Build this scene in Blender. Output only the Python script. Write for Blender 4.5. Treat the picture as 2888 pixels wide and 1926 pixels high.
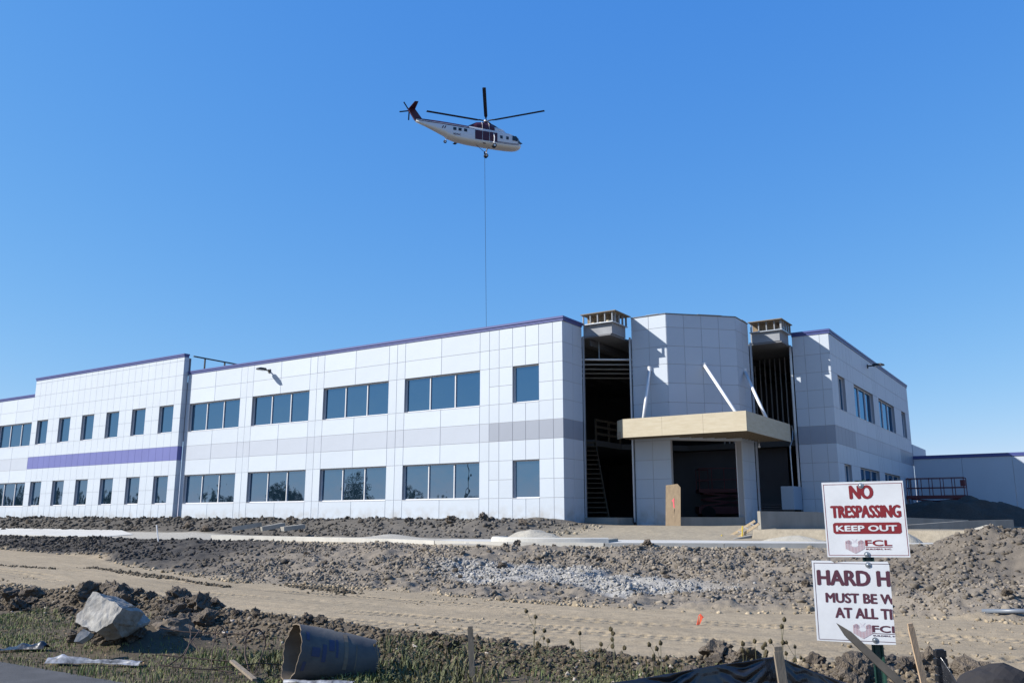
import bpy, bmesh, math, random
import numpy as np
from mathutils import Vector, Matrix
for _o in list(bpy.data.objects): bpy.data.objects.remove(_o)
S = bpy.context.scene
COL = S.collection
random.seed(4); RNG = np.random.default_rng(11)
R = math.radians

# ------------------------------------------------------------------ camera, sky, sun, exposure
# world frame: X along the main front, Y into the building, eye level at Z = 0
CAM = Vector((20.06, -34.606, 0.0)); YAW = 0.5853; PITCH = 0.2049; FPX = 2419.37
cam_d = bpy.data.cameras.new('camera'); cam = bpy.data.objects.new('camera', cam_d); COL.objects.link(cam)
cam.location = CAM; cam.rotation_mode = 'XYZ'
cam.rotation_euler = (math.pi/2 + PITCH, 0, YAW)
cam_d.sensor_fit = 'HORIZONTAL'; cam_d.sensor_width = 36.0; cam_d.lens = 36.0*FPX/2888.0
cam_d.clip_start = 0.1; cam_d.clip_end = 3000
S.camera = cam

SUN = Vector((-1.15, -1.0, 1.0)).normalized()          # towards the sun
W = bpy.data.worlds.new('World'); S.world = W; W.use_nodes = True
nt = W.node_tree; nt.nodes.clear()
out = nt.nodes.new('ShaderNodeOutputWorld'); bg = nt.nodes.new('ShaderNodeBackground')
sky = nt.nodes.new('ShaderNodeTexSky'); sky.sky_type = 'NISHITA'; sky.sun_disc = False
sky.sun_elevation = math.asin(SUN.z); sky.sun_rotation = math.atan2(SUN.x, SUN.y)
sky.altitude = 500; sky.air_density = 1.0; sky.dust_density = 0.12; sky.ozone_density = 3.0
# film-like response of the whole sky: each channel through one power curve
sep = nt.nodes.new('ShaderNodeSeparateColor'); cmb = nt.nodes.new('ShaderNodeCombineColor'); nt.links.new(sky.outputs[0], sep.inputs[0])
for ch, (g_, k_) in enumerate(((1.100, 0.4558), (0.640, 1.0756), (0.240, 2.9569))):
    pw = nt.nodes.new('ShaderNodeMath'); pw.operation = 'POWER'; pw.inputs[1].default_value = g_; nt.links.new(sep.outputs[ch], pw.inputs[0])
    ml = nt.nodes.new('ShaderNodeMath'); ml.operation = 'MULTIPLY'; ml.inputs[1].default_value = k_; nt.links.new(pw.outputs[0], ml.inputs[0]); nt.links.new(ml.outputs[0], cmb.inputs[ch])
bg.inputs['Strength'].default_value = 0.121
nt.links.new(cmb.outputs[0], bg.inputs['Color']); nt.links.new(bg.outputs[0], out.inputs['Surface'])

sun_d = bpy.data.lights.new('sun', 'SUN'); sun_d.energy = 5.0; sun_d.angle = R(0.5); sun_d.color = (1.0, 0.96, 0.89)
sun = bpy.data.objects.new('sun', sun_d); COL.objects.link(sun); sun.location = (-60, -60, 60)
sun.rotation_euler = SUN.to_track_quat('Z', 'Y').to_euler()
S.view_settings.view_transform = 'Standard'; S.view_settings.look = 'None'
S.view_settings.exposure = 0.70; S.view_settings.gamma = 1.0; S.view_settings.use_curve_mapping = False

# ------------------------------------------------------------------ helpers
_c, _s = math.cos(YAW), math.sin(YAW)
FWD = Vector((-_s*math.cos(PITCH), _c*math.cos(PITCH), math.sin(PITCH))); RGT = Vector((_c, _s, 0)); UPV = RGT.cross(FWD)
def ray(px, py): return FWD + RGT*((px-1444)/FPX) + UPV*((963-py)/FPX)
def atX(px, py, X): d = ray(px, py); return CAM + d*((X-CAM.x)/d.x)
def atY(px, py, Y): d = ray(px, py); return CAM + d*((Y-CAM.y)/d.y)
def atZ(px, py, Z): d = ray(px, py); return CAM + d*((Z-CAM.z)/d.z)
def atD(px, py, D): d = ray(px, py); return CAM + d*(D/math.hypot(d.x, d.y))
def to_px(P):
    d = Vector(P)-CAM; w = d.dot(FWD)
    return 1444+FPX*d.dot(RGT)/w, 963-FPX*d.dot(UPV)/w

ALB = .82          # overall reflectance scale of the painted and natural surfaces
def material(name, color, rough=0.8, spec=0.3, metallic=0.0, var=0.0, vscale=3.0, bump=0.0, bscale=20.0, detail=4.0, color2=None, attr=None, stretch=None, dirt=None):
    m = bpy.data.materials.new(name); m.use_nodes = True
    n = m.node_tree.nodes; l = m.node_tree.links; b = n['Principled BSDF']
    b.inputs['Roughness'].default_value = rough; b.inputs['Specular IOR Level'].default_value = spec; b.inputs['Metallic'].default_value = metallic
    color = tuple(k_*ALB for k_ in color); color2 = tuple(k_*ALB for k_ in color2) if color2 else None
    c = (*color, 1)
    b.inputs['Base Color'].default_value = c
    tc = n.new('ShaderNodeTexCoord'); vec = tc.outputs['Object']
    if stretch:
        mp = n.new('ShaderNodeMapping'); mp.inputs['Scale'].default_value = stretch; l.new(vec, mp.inputs['Vector']); vec = mp.outputs['Vector']
    src = None
    if attr:
        a = n.new('ShaderNodeAttribute'); a.attribute_name = attr; src = a.outputs['Color']
    if var or color2:
        t = n.new('ShaderNodeTexNoise'); t.inputs['Scale'].default_value = vscale; t.inputs['Detail'].default_value = detail; t.inputs['Roughness'].default_value = 0.65
        l.new(vec, t.inputs['Vector'])
        rp = n.new('ShaderNodeMapRange'); rp.inputs['From Min'].default_value = 0.32; rp.inputs['From Max'].default_value = 0.68
        l.new(t.outputs['Fac'], rp.inputs['Value'])
        if color2:
            mx = n.new('ShaderNodeMix'); mx.data_type = 'RGBA'; l.new(rp.outputs[0], mx.inputs['Factor'])
            mx.inputs['A'].default_value = c; mx.inputs['B'].default_value = (*color2, 1)
            if src: l.new(src, mx.inputs['A'])
            src = mx.outputs['Result']
        else:
            mu = n.new('ShaderNodeMapRange'); mu.inputs['To Min'].default_value = 1-var; mu.inputs['To Max'].default_value = 1+var
            l.new(rp.outputs[0], mu.inputs['Value'])
            mx = n.new('ShaderNodeMix'); mx.data_type = 'RGBA'; mx.blend_type = 'MULTIPLY'; mx.inputs['Factor'].default_value = 1
            mx.inputs['A'].default_value = c
            if src: l.new(src, mx.inputs['A'])
            l.new(mu.outputs[0], mx.inputs['B']); src = mx.outputs['Result']
    if src: l.new(src, b.inputs['Base Color'])
    if bump:
        t2 = n.new('ShaderNodeTexNoise'); t2.inputs['Scale'].default_value = bscale; t2.inputs['Detail'].default_value = 6; l.new(vec, t2.inputs['Vector'])
        bp = n.new('ShaderNodeBump'); bp.inputs['Strength'].default_value = 1.0; bp.inputs['Distance'].default_value = bump
        l.new(t2.outputs['Fac'], bp.inputs['Height']); l.new(bp.outputs[0], b.inputs['Normal'])
    return m

class MB:
    """collects simple shapes into one mesh"""
    def __init__(s): s.v = []; s.f = []; s.m = []; s.cur = 0
    def add(s, vs, fs):
        o = len(s.v); s.v += [tuple(v) for v in vs]; s.f += [tuple(i+o for i in f) for f in fs]; s.m += [s.cur]*len(fs); return s
    def box(s, x0, x1, y0, y1, z0, z1):
        return s.add([(x0,y0,z0),(x1,y0,z0),(x1,y1,z0),(x0,y1,z0),(x0,y0,z1),(x1,y0,z1),(x1,y1,z1),(x0,y1,z1)],
            [(0,3,2,1),(4,5,6,7),(0,1,5,4),(1,2,6,5),(2,3,7,6),(3,0,4,7)])
    def bar(s, p0, p1, w, h, up=(0,0,1)):
        p0 = Vector(p0); p1 = Vector(p1); d = (p1-p0).normalized(); u = Vector(up)
        if abs(d.dot(u)) > .98: u = Vector((1,0,0))
        a = d.cross(u).normalized()*(w/2); b = a.cross(d).normalized()*(h/2)
        vs = [p+q for p in (p0, p1) for q in (-a-b, a-b, a+b, -a+b)]
        return s.add(vs, [(0,3,2,1),(4,5,6,7),(0,1,5,4),(1,2,6,5),(2,3,7,6),(3,0,4,7)])
    def tube(s, pts, r, n=8, caps=True, close=False):
        pts = [Vector(p) for p in pts]; rs = r if isinstance(r, (list, tuple)) else [r]*len(pts)
        rings = []
        for i, p in enumerate(pts):
            d = (pts[min(i+1, len(pts)-1)]-pts[max(i-1, 0)]).normalized()
            u = Vector((0,0,1)) if abs(d.z) < .9 else Vector((1,0,0))
            a = d.cross(u).normalized(); b = a.cross(d).normalized()
            rings.append([p+(a*math.cos(2*math.pi*k/n)+b*math.sin(2*math.pi*k/n))*rs[i] for k in range(n)])
        vs = [q for g in rings for q in g]
        fs = [(i*n+k, i*n+(k+1) % n, (i+1)*n+(k+1) % n, (i+1)*n+k) for i in range(len(pts)-1) for k in range(n)]
        if caps: fs += [tuple(range(n-1, -1, -1)), tuple((len(pts)-1)*n+k for k in range(n))]
        return s.add(vs, fs)
    def prism(s, poly, z0, z1):
        n = len(poly); vs = [(x, y, z0) for x, y in poly]+[(x, y, z1) for x, y in poly]
        return s.add(vs, [tuple(range(n-1, -1, -1)), tuple(range(n, 2*n))]+[(i, (i+1) % n, n+(i+1) % n, n+i) for i in range(n)])
    def mesh(s, name, mats, smooth=False):
        me = bpy.data.meshes.new(name); me.from_pydata(s.v, [], s.f); me.update()
        for m in (mats if isinstance(mats, (list, tuple)) else [mats]): me.materials.append(m)
        if any(s.m): me.polygons.foreach_set('material_index', s.m)
        if smooth: me.polygons.foreach_set('use_smooth', [True]*len(s.f))
        return me
    def build(s, name, mats, parent=None, smooth=False, **kw):
        return link(name, s.mesh(name, mats, smooth), parent, **kw)

def link(name, data, parent=None, label=None, cat=None, group=None, kind=None, loc=None, rot=None):
    o = bpy.data.objects.new(name, data); COL.objects.link(o)
    if parent is not None: o.parent = parent
    if label: o['label'] = label
    if cat: o['category'] = cat
    if group: o['group'] = group
    if kind: o['kind'] = kind
    if loc is not None: o.location = loc
    if rot is not None: o.rotation_euler = rot
    return o
def empty(name, loc, label, cat, group=None, rot=None): return link(name, None, None, label, cat, group, None, loc, rot)
def copy_tree(o, parent=None):
    c = o.copy(); COL.objects.link(c); c.parent = parent
    for ch in [x for x in o.children]: copy_tree(ch, c)
    return c

def vnoise(x, y, seed=0):
    x = np.asarray(x, float); y = np.asarray(y, float)
    xi = np.floor(x).astype(np.int64); yi = np.floor(y).astype(np.int64); xf = x-xi; yf = y-yi
    def h(a, b):
        n = (a*374761393+b*668265263+seed*974634777) & 0x7fffffff
        n = ((n ^ (n >> 13))*1274126177) & 0x7fffffff
        return ((n ^ (n >> 16)) & 0xffff)/65535.0
    u = xf*xf*(3-2*xf); v = yf*yf*(3-2*yf)
    return (h(xi, yi)*(1-u)+h(xi+1, yi)*u)*(1-v)+(h(xi, yi+1)*(1-u)+h(xi+1, yi+1)*u)*v
def fbm(x, y, sc, oct=4, seed=0):
    t = 0; a = 1; n = 0
    for i in range(oct):
        t = t+a*(vnoise(x*sc*2**i, y*sc*2**i, seed+i*7)-.5); n += a; a *= .5
    return t/n*2
def sstep(a, b, x): t = np.clip((np.asarray(x, float)-a)/(b-a), 0, 1); return t*t*(3-2*t)

# ------------------------------------------------------------------ materials
M = {}
M['panel'] = material('panel_white', (.535,.585,.645), .55, .35, var=.025, vscale=.7)
def panel_wear(m):
    n = m.node_tree.nodes; l = m.node_tree.links; b = n['Principled BSDF']; src = b.inputs['Base Color'].links[0].from_socket
    oi = n.new('ShaderNodeObjectInfo'); mr = n.new('ShaderNodeMapRange'); mr.inputs['To Min'].default_value = .965; mr.inputs['To Max'].default_value = 1.03; l.new(oi.outputs['Random'], mr.inputs['Value'])
    mx = n.new('ShaderNodeMix'); mx.data_type = 'RGBA'; mx.blend_type = 'MULTIPLY'; mx.inputs['Factor'].default_value = 1; l.new(src, mx.inputs['A']); l.new(mr.outputs[0], mx.inputs['B'])
    ge = n.new('ShaderNodeNewGeometry'); sp = n.new('ShaderNodeSeparateXYZ'); l.new(ge.outputs['Position'], sp.inputs[0])
    zr = n.new('ShaderNodeMapRange'); zr.inputs['From Min'].default_value = .75; zr.inputs['From Max'].default_value = -.05; zr.inputs['To Max'].default_value = .8; l.new(sp.outputs['Z'], zr.inputs['Value'])
    t = n.new('ShaderNodeTexNoise'); t.inputs['Scale'].default_value = 2.2; t.inputs['Detail'].default_value = 8; l.new(ge.outputs['Position'], t.inputs['Vector'])
    th = n.new('ShaderNodeMapRange'); th.inputs['From Min'].default_value = .4; th.inputs['From Max'].default_value = .75; l.new(t.outputs['Fac'], th.inputs['Value'])
    mu = n.new('ShaderNodeMath'); mu.operation = 'MULTIPLY'; l.new(zr.outputs[0], mu.inputs[0]); l.new(th.outputs[0], mu.inputs[1])
    m2 = n.new('ShaderNodeMix'); m2.data_type = 'RGBA'; l.new(mu.outputs[0], m2.inputs['Factor']); l.new(mx.outputs['Result'], m2.inputs['A']); m2.inputs['B'].default_value = (.26,.22,.17,1); l.new(m2.outputs['Result'], b.inputs['Base Color'])
panel_wear(M['panel'])
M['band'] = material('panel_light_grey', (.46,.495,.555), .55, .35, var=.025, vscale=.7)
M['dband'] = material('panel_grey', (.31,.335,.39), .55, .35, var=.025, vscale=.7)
M['blue'] = material('panel_violet_blue', (.135,.15,.375), .5, .35, var=.05, vscale=.7)
M['coping'] = material('coping_violet_blue', (.065,.082,.25), .42, .4, var=.05, vscale=.5)
M['joint'] = material('wall_core_grey', (.40,.40,.42), .9)
M['frame'] = material('window_frame_metal', (.66,.66,.67), .45, .4)
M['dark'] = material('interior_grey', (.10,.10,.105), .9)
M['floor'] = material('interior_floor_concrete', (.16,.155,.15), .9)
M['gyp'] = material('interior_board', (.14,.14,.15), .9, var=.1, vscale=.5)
M['steel'] = material('galvanised_steel', (.55,.57,.60), .35, .5, .6)
M['conc'] = material('cast_concrete', (.30,.285,.255), .9, .2, var=.16, vscale=1.2, bump=.004, bscale=30, stretch=(1,1,.35))
M['kerb'] = material('pale_new_concrete', (.50,.48,.435), .9, .2, var=.08, vscale=1.5, bump=.003, bscale=40)
M['slab'] = material('lot_concrete', (.52,.505,.47), .9, .2, var=.07, vscale=.8)
M['ply'] = material('plywood', (.50,.425,.30), .75, .25, color2=(.58,.51,.38), vscale=1.6, detail=7, bump=.001, bscale=60, stretch=(1,1,6))
M['plyd'] = material('weathered_plywood', (.30,.225,.145), .8, .2, color2=(.22,.165,.11), vscale=3, detail=6, stretch=(3,1,1))
M['wooddark'] = material('shaded_site_lumber', (.15,.12,.085), .85, .2, var=.2, vscale=6)  # lumber with the dimness of the inside put into its colour
M['wood'] = material('lumber', (.44,.34,.22), .8, .2, var=.2, vscale=6, stretch=(4,4,1))
M['stake'] = material('weathered_wood', (.25,.205,.155), .85, .2, var=.25, vscale=9, stretch=(5,5,.8), bump=.002, bscale=40)
M['stakep'] = material('fresh_wood', (.50,.36,.24), .8, .2, var=.2, vscale=9, stretch=(5,5,.8), bump=.002, bscale=40)
M['white'] = material('white_paint', (.78,.78,.78), .5, .4)
M['blackm'] = material('dark_metal', (.03,.03,.035), .5, .4)
M['mem'] = material('roof_membrane', (.20,.20,.21), .8)
M['orange'] = material('lift_red_paint', (.15,.03,.035), .5, .4)
M['yellow'] = material('yellow_paint', (.75,.55,.05), .6)
M['pink'] = material('pink_ribbon', (.85,.08,.12), .6)
M['redflag'] = material('orange_red_flag', (.72,.10,.045), .6)
M['asphalt'] = material('asphalt', (.075,.075,.078), .9, .25, var=.2, vscale=3, bump=.004, bscale=90)
M['ground'] = material('bare_soil', (.3,.25,.19), .95, .12, var=.17, vscale=5.5, bump=.012, bscale=26, detail=8, attr='Col')
M['clod'] = material('earth_clod', (.2,.17,.14), .95, .1, var=.18, vscale=14, bump=.006, bscale=45, attr='Col')
M['bigclod'] = material('dark_earth_clod', (.13,.108,.088), .95, .1, color2=(.19,.155,.12), vscale=7, bump=.035, bscale=15)
M['bluebox'] = material('grey_blue_cabinet', (.30,.38,.47), .5)

def glass_mat():
    m = bpy.data.materials.new('tinted_mirror_glass'); m.use_nodes = True
    n = m.node_tree.nodes; l = m.node_tree.links; n.clear()
    o = n.new('ShaderNodeOutputMaterial'); mx = n.new('ShaderNodeMixShader'); d = n.new('ShaderNodeBsdfDiffuse'); g = n.new('ShaderNodeBsdfGlossy')
    d.inputs['Color'].default_value = (.008,.018,.03,1); g.inputs['Color'].default_value = (.36,.66,1.0,1); g.inputs['Roughness'].default_value = .012
    fr = n.new('ShaderNodeFresnel'); fr.inputs['IOR'].default_value = 3.4
    tc = n.new('ShaderNodeTexCoord'); t = n.new('ShaderNodeTexNoise'); t.inputs['Scale'].default_value = .9; l.new(tc.outputs['Object'], t.inputs['Vector'])
    bp = n.new('ShaderNodeBump'); bp.inputs['Distance'].default_value = .008; l.new(t.outputs['Fac'], bp.inputs['Height'])
    l.new(bp.outputs[0], g.inputs['Normal'])
    l.new(fr.outputs[0], mx.inputs['Fac']); l.new(d.outputs[0], mx.inputs[1]); l.new(g.outputs[0], mx.inputs[2]); l.new(mx.outputs[0], o.inputs['Surface'])
    return m
M['glass'] = glass_mat()
# ------------------------------------------------------------------ ground
CX = [-160,-80,-40,-25,-13.1,-7.9,-.97,3.3,7.9,10.2,13.2,18,40,120]
CY = [-5,-7,-7.4,-7.6,-8.99,-9.33,-10.66,-12.29,-11.45,-10.26,-8.15,-6.5,-5,-5]
TX = [-160,-80,-36,-16,-8,1.2,6,10.3,14,16.2,18.5,30,120]
TY = [-7,-7.5,-9.2,-12.6,-16,-18.8,-18.6,-19.1,-19.1,-17.6,-17.8,-17,-17]
def curb_y(x): return np.interp(x, CX, CY)
def toe_y(x): return np.interp(x, TX, TY)
TRACKS = [(-24.2,.012,.21,.20),(-23.55,.012,.21,.20),(-22.6,-.01,.17,.17),(-21.5,.02,.24,.22),(-20.6,-.015,.17,.2),(-22.9,.04,.2,.2)]
def road_dir(x): return np.interp(x, [-40,-16,0,6,14,26], [5.5,3.2,.45,0,0,.6])      # the track bends away on the left
def ground_h(X, Y, fine=True):
    X = np.asarray(X, float); Y = np.asarray(Y, float)
    yc = curb_y(X); yt = toe_y(X)+fbm(X, Y*0, .25, 3, 5)*.8
    zr = np.interp(X, [-60,-20,0,30], [-1.45,-1.56,-1.62,-1.62])
    z = zr+0*X
    t = np.clip((Y-yt)/(yc-.25-yt), 0, 1); bank = t**.8*(1-t)+t*(t*t*(3-2*t)) if False else t*t*(3-2*t)*.6+t*.4
    ztop = np.interp(X, [-60,-18,-6,0,14,18,26], [-.96,-.94,-.86,-.80,-.80,-.66,-.58])
    z = z+(ztop-zr)*bank
    inside = sstep(-.2, .2, Y-yc)
    zin = np.interp(X, [-60,-18,-6,0,14,26], [-.93,-.90,-.74,-.74,-.74,-.62])+np.clip(Y-yc, 0, 6)*np.interp(X, [-60,-20,-14], [.075,.075,0])
    z = z*(1-inside)+inside*zin
    # rise towards the building
    y0 = np.interp(X, [-60,-16,0,4,9,14,40], [-3.6,-4.6,-6.5,-5.5,-4.2,-3,-3]); y1 = np.interp(X, [-60,-3,0,3,9,14], [-1.4,-1.6,-1.2,1.0,2.5,2.5])
    t2 = sstep(0, 1, (Y-y0)/(y1-y0)); zb = np.interp(X, [-60,-30,-1,0,2,6,9,12], [.10,.02,-.02,-.12,-.24,-.26,-.2,-.2])
    z = np.where(Y > yc+.2, z+(zb-z)*t2, z)
    # ridges of dug soil
    bw = sstep(yt-.2, yt+.8, Y)*(1-sstep(yc-.9, yc-.3, Y))
    lw = sstep(-2, -9, X)
    z = z+bw*(fbm(X, Y, .55, 4, 1)*.20+fbm(X, Y, 2.2, 3, 2)*.12+fbm(X, Y, 6.5, 2, 71)*.045)+bw*lw*.05*(1+fbm(X, Y, .4, 2, 9))
    z = z+bw*.85*np.exp(-(np.minimum(X-18.2,0)/1.7)**2-((Y+12.8)/2.3)**2)-bw*.35*np.exp(-((X-16.9)/.8)**2-((Y+17.0)/.5)**2)
    z = z+bw*.10*np.exp(-((X-4.0)/2.2)**2-((Y+14.2)/.6)**2)
    # dirt track, ruts and tread prints
    rw = sstep(-25.2, -24.5, Y)*(1-sstep(yt-.7, yt+.1, Y))
    yr = Y-road_dir(X)
    z = z+rw*(fbm(X*.35, yr*1.4, .8, 3, 3)*.035+fbm(X, Y, 3.5, 3, 4)*.012)
    if fine:
        for k, (a, sl, sp, wd) in enumerate(TRACKS):
            c = a+sl*(X-12)+.10*np.sin(X*.28+k*1.7)
            dy = yr-c
            fade = sstep(.35, .75, vnoise(X*.4+k*9, X*0+k, 31))*.9+.1*vnoise(X*6, Y*6, 32)
            z = z-rw*.014*np.exp(-(dy/(wd*1.3))**2)+rw*.008*fade*np.sin(X*2*math.pi/.15+dy*14*np.sign(dy))*np.exp(-(dy/(wd*1.1))**4)
            for j, off in enumerate((-wd*.75, wd*.75, 0)):
                if j == 2 and k % 2: continue
                ph = np.mod(X+j*sp*.5+.03*np.sin(X*1.3+k), sp)-sp/2
                g4 = np.exp(-((ph/.038)**4+((dy-off)/.055)**4)); z = z-rw*fade*(.078 if j < 2 else .02)*g4+rw*fade*.012*np.exp(-((ph/.07)**2+((dy-off-.12)/.05)**2))
    # windrow of rubble between track and verge
    wy = np.interp(X, [0,6,9.5,12,16,18,24], [-25.2,-25.1,-25.6,-25.7,-25.6,-25.2,-24.6]); wh = np.interp(X, [0,6,9,11,13,16,19,24], [.30,.30,.20,.16,.14,.10,.18,.24])
    near = sstep(-40, -8, X)
    z = z+near*wh*(1+.5*fbm(X, Y, .9, 2, 12))*np.exp(-((Y-wy)/.55)**2)
    z = z+.26*np.exp(-((X-9.3)/.9)**2-((Y+27.2)/.55)**2)
    vw = (1-sstep(-25.2, -24.6, Y))*sstep(-29.3, -28.6, Y)
    z = z+vw*(fbm(X, Y, 1.1, 4, 6)*.06+.02)
    # dug soil mounds along the wall foot
    mw = sstep(y0-.5, y0+1.2, Y)*(Y < .4)*sstep(1.5, -1, X)
    z = z+mw*(np.maximum(0, fbm(X, Y, .45, 4, 8))*.26+fbm(X, Y, 2.0, 2, 18)*.06)
    z = z+.30*np.exp(-((X+1.9)/1.6)**2-((Y+3.6)/1.0)**2)+.16*np.exp(-((X+4.6)/1.0)**2-((Y+6.6)/.7)**2)+.15*np.exp(-((X-1.6)/1.2)**2-((Y+4.6)/.8)**2)
    tw = sstep(.5, 2.5, X)*(1-sstep(8, 9.5, X))*sstep(-6.5, -4, Y)*(1-sstep(-.5, 1.5, Y))
    z = z+tw*(fbm(X, Y, .7, 3, 22)*.07)
    return z
def ground_color(X, Y):
    X = np.asarray(X, float); Y = np.asarray(Y, float)
    yc = curb_y(X); yt = toe_y(X); n1 = fbm(X, Y, .7, 4, 41); n2 = fbm(X, Y, .22, 3, 42)
    tan = np.array([.328,.264,.182]); greyb = np.array([.216,.184,.147]); dark = np.array([.070,.064,.059]); white = np.array([.35,.335,.31]); lot = np.array([.38,.355,.31]); ptan = np.array([.33,.282,.21]); verge = np.array([.10,.080,.056])
    c = np.ones(X.shape+(3,))*tan
    c = c*(1-.10*sstep(0, .6, n2+n1*.4)[..., None])*(1+.13*fbm(X*.25, (Y-road_dir(X))*1.6, 1.0, 4, 49)[..., None])
    def mix(c, w, col): w = np.clip(w, 0, 1)[..., None]; return c*(1-w)+w*col
    bank = sstep(yt-.3, yt+.5, Y+n1*.4)
    c = mix(c, bank, greyb)
    c = mix(c, bank*sstep(-1.5, -11, X+n1*3+(Y-yc)*.3), dark)
    c = mix(c, bank*sstep(14.0, 16.5, X+n1)*sstep(-17, -14, Y+n1)*.75, np.array([.135,.116,.096]))
    g = 1-((X-8.6-(Y+16.2)*1.2)/5.4)**2-((Y+15.9+n1*.5-.13*(8.6-X))/1.35)**2
    c = mix(c, sstep(-.1, .5, g+n1*.5)*.85, white)
    c = mix(c, sstep(-1.1, -.7, Y-yc)*(1-sstep(-.1, .1, Y-yc))*sstep(-12, -6, X), np.array([.33,.28,.21]))
    ins = sstep(-.1, .1, Y-yc)
    c = mix(c, ins, lot)
    y0 = np.interp(X, [-60,-16,0,4,9,14,40], [-3.6,-4.6,-6.5,-5.5,-4.2,-3,-3])
    m = sstep(-.6, .4, Y-y0+n1*.6)*ins
    c = mix(c, m, ptan)
    c = mix(c, m*sstep(2.6, .4, X+n1*1.2), np.array([.135,.121,.105])*(.75+.25*sstep(-20, -4, X))[..., None])
    v = 1-sstep(-25.5, -24.9, Y+n1*.25)
    c = mix(c, v, np.array([.125,.100,.072]))
    c = mix(c, 1-sstep(-27.0, -26.2, Y+n1*.5), verge)
    c = mix(c, 1-sstep(-37.5, -36.5, Y), np.array([.06,.075,.03]))
    return c*ALB
def spread(a, b, st): return list(np.arange(a, b, st))
gx = spread(-160,-70,10)+spread(-70,-40,1.0)+spread(-40,-14,.22)+spread(-14,3,.10)+spread(3,24,.042)+spread(24,34,.3)+spread(34,140,10)
gy = spread(-160,-38,10)+spread(-38,-29.6,1.0)+spread(-29.6,-26.2,.07)+spread(-26.2,-18.6,.042)+spread(-18.6,-11,.065)+spread(-11,1.5,.13)+spread(1.5,34,1.0)+spread(34,180,12)
gx = np.array(gx); gy = np.array(gy); GX, GY = np.meshgrid(gx, gy); GZ = ground_h(GX, GY)
GZ = np.where(GY > 2.6, -.45, GZ); GZ = np.where((GX > 9.5) & (GY > -2.5) & (GY <= 2.6), -.35, GZ)
GZ = np.where(GY < -29.3, -1.63, GZ)
def grid_mesh(name, GX, GY, GZ, colr, mat, smooth=True):
    ny, nx = GX.shape; me = bpy.data.meshes.new(name); me.vertices.add(nx*ny)
    me.vertices.foreach_set('co', np.stack([GX, GY, GZ], -1).reshape(-1).astype(np.float32))
    idx = np.arange(nx*ny).reshape(ny, nx); q = np.stack([idx[:-1, :-1], idx[:-1, 1:], idx[1:, 1:], idx[1:, :-1]], -1).reshape(-1, 4)
    nf = len(q); me.loops.add(nf*4); me.polygons.add(nf)
    me.loops.foreach_set('vertex_index', q.reshape(-1).astype(np.int32)); me.polygons.foreach_set('loop_start', np.arange(0, nf*4, 4, dtype=np.int32))
    me.polygons.foreach_set('use_smooth', np.full(nf, smooth)); me.update(); me.validate()
    if colr is not None:
        a = me.color_attributes.new('Col', 'FLOAT_COLOR', 'POINT'); cc = np.ones((nx*ny, 4), np.float32); cc[:, :3] = colr.reshape(-1, 3); a.data.foreach_set('color', cc.reshape(-1))
    me.materials.append(mat); return me
link('ground', grid_mesh('ground', GX, GY, GZ, ground_color(GX, GY), M['ground']), kind='structure')
ex = np.arange(-160, 140, .25); edge = -29.15+.06*fbm(ex, ex*0, 1.3, 3, 77)
rd = MB(); n = len(ex)
rd.add([(x, e, -1.598) for x, e in zip(ex, edge)]+[(x, -36.6, -1.598) for x in ex]+[(x, e, -1.66) for x, e in zip(ex, edge)], [(n+i, n+i+1, i+1, i) for i in range(n-1)]+[(i, i+1, 2*n+i+1, 2*n+i) for i in range(n-1)])
rd.build('road', M['asphalt'], kind='structure')

# concrete kerb along the edge of the new parking lot, cast in lengths
pts = [(x, float(curb_y(x))) for x in np.arange(-13.1, 17.01, 3.01)]
kb = empty('lot_kerb', (0,0,0), 'long pale concrete kerb running across the top of the clod bank', 'kerb')
for (xa, ya), (xb, yb) in zip(pts[:-1], pts[1:]):
    k = MB(); d = Vector((xb-xa, yb-ya, 0)).normalized()*.006; k.bar((xa+d.x, ya+d.y, -.80), (xb-d.x, yb-d.y, -.80), .20, .28); k.build('kerb_length', M['kerb'], kb)
# pale slab of the lot behind the kerb on the right, and at the far left
sl = MB(); sl.prism([(1.2,-11.0),(3.3,-12.0),(7.9,-11.2),(10.2,-10.0),(13.2,-7.9),(17,-6.4),(17,-4.8),(9,-5.2),(4,-6.8),(.3,-8.4)], -.90, -.694); sl.build('pavement', M['slab'], kind='structure')
sl = MB(); sp_ = [(-64,-6.9),(-40,-7.25),(-30,-7.4),(-24,-7.6),(-23.4,-6.2),(-28,-4.0),(-40,-3.2),(-64,-2.4)]; zz_ = [-.86+.078*(y+7.5) for x, y in sp_]
sl.add([(x, y, z) for (x, y), z in zip(sp_, zz_)]+[(x, y, z-.3) for (x, y), z in zip(sp_, zz_)], [tuple(range(8))]+[(i, 8+i, 8+(i+1) % 8, (i+1) % 8) for i in range(8)]); sl.build('pavement', M['slab'], kind='structure')
# ------------------------------------------------------------------ office building
office = empty('office_building', (0,0,-.12), 'two-storey white panelled office building under construction with open corner entrance', 'building')
def P(build_name, mb, mats, parent=None, **kw):
    """part in world coordinates under a parent that is not rotated"""
    o = mb.build(build_name, mats, parent, **kw)
    if parent is not None: o.matrix_parent_inverse = world_inv(parent)
    return o
def world_inv(p):
    m = Matrix.Identity(4); q = p
    chain = []
    while q is not None: chain.append(q); q = q.parent
    for q in reversed(chain): m = m @ q.matrix_parent_inverse @ Matrix.LocRotScale(q.location, q.rotation_euler, q.scale)
    return m.inverted()

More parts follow.
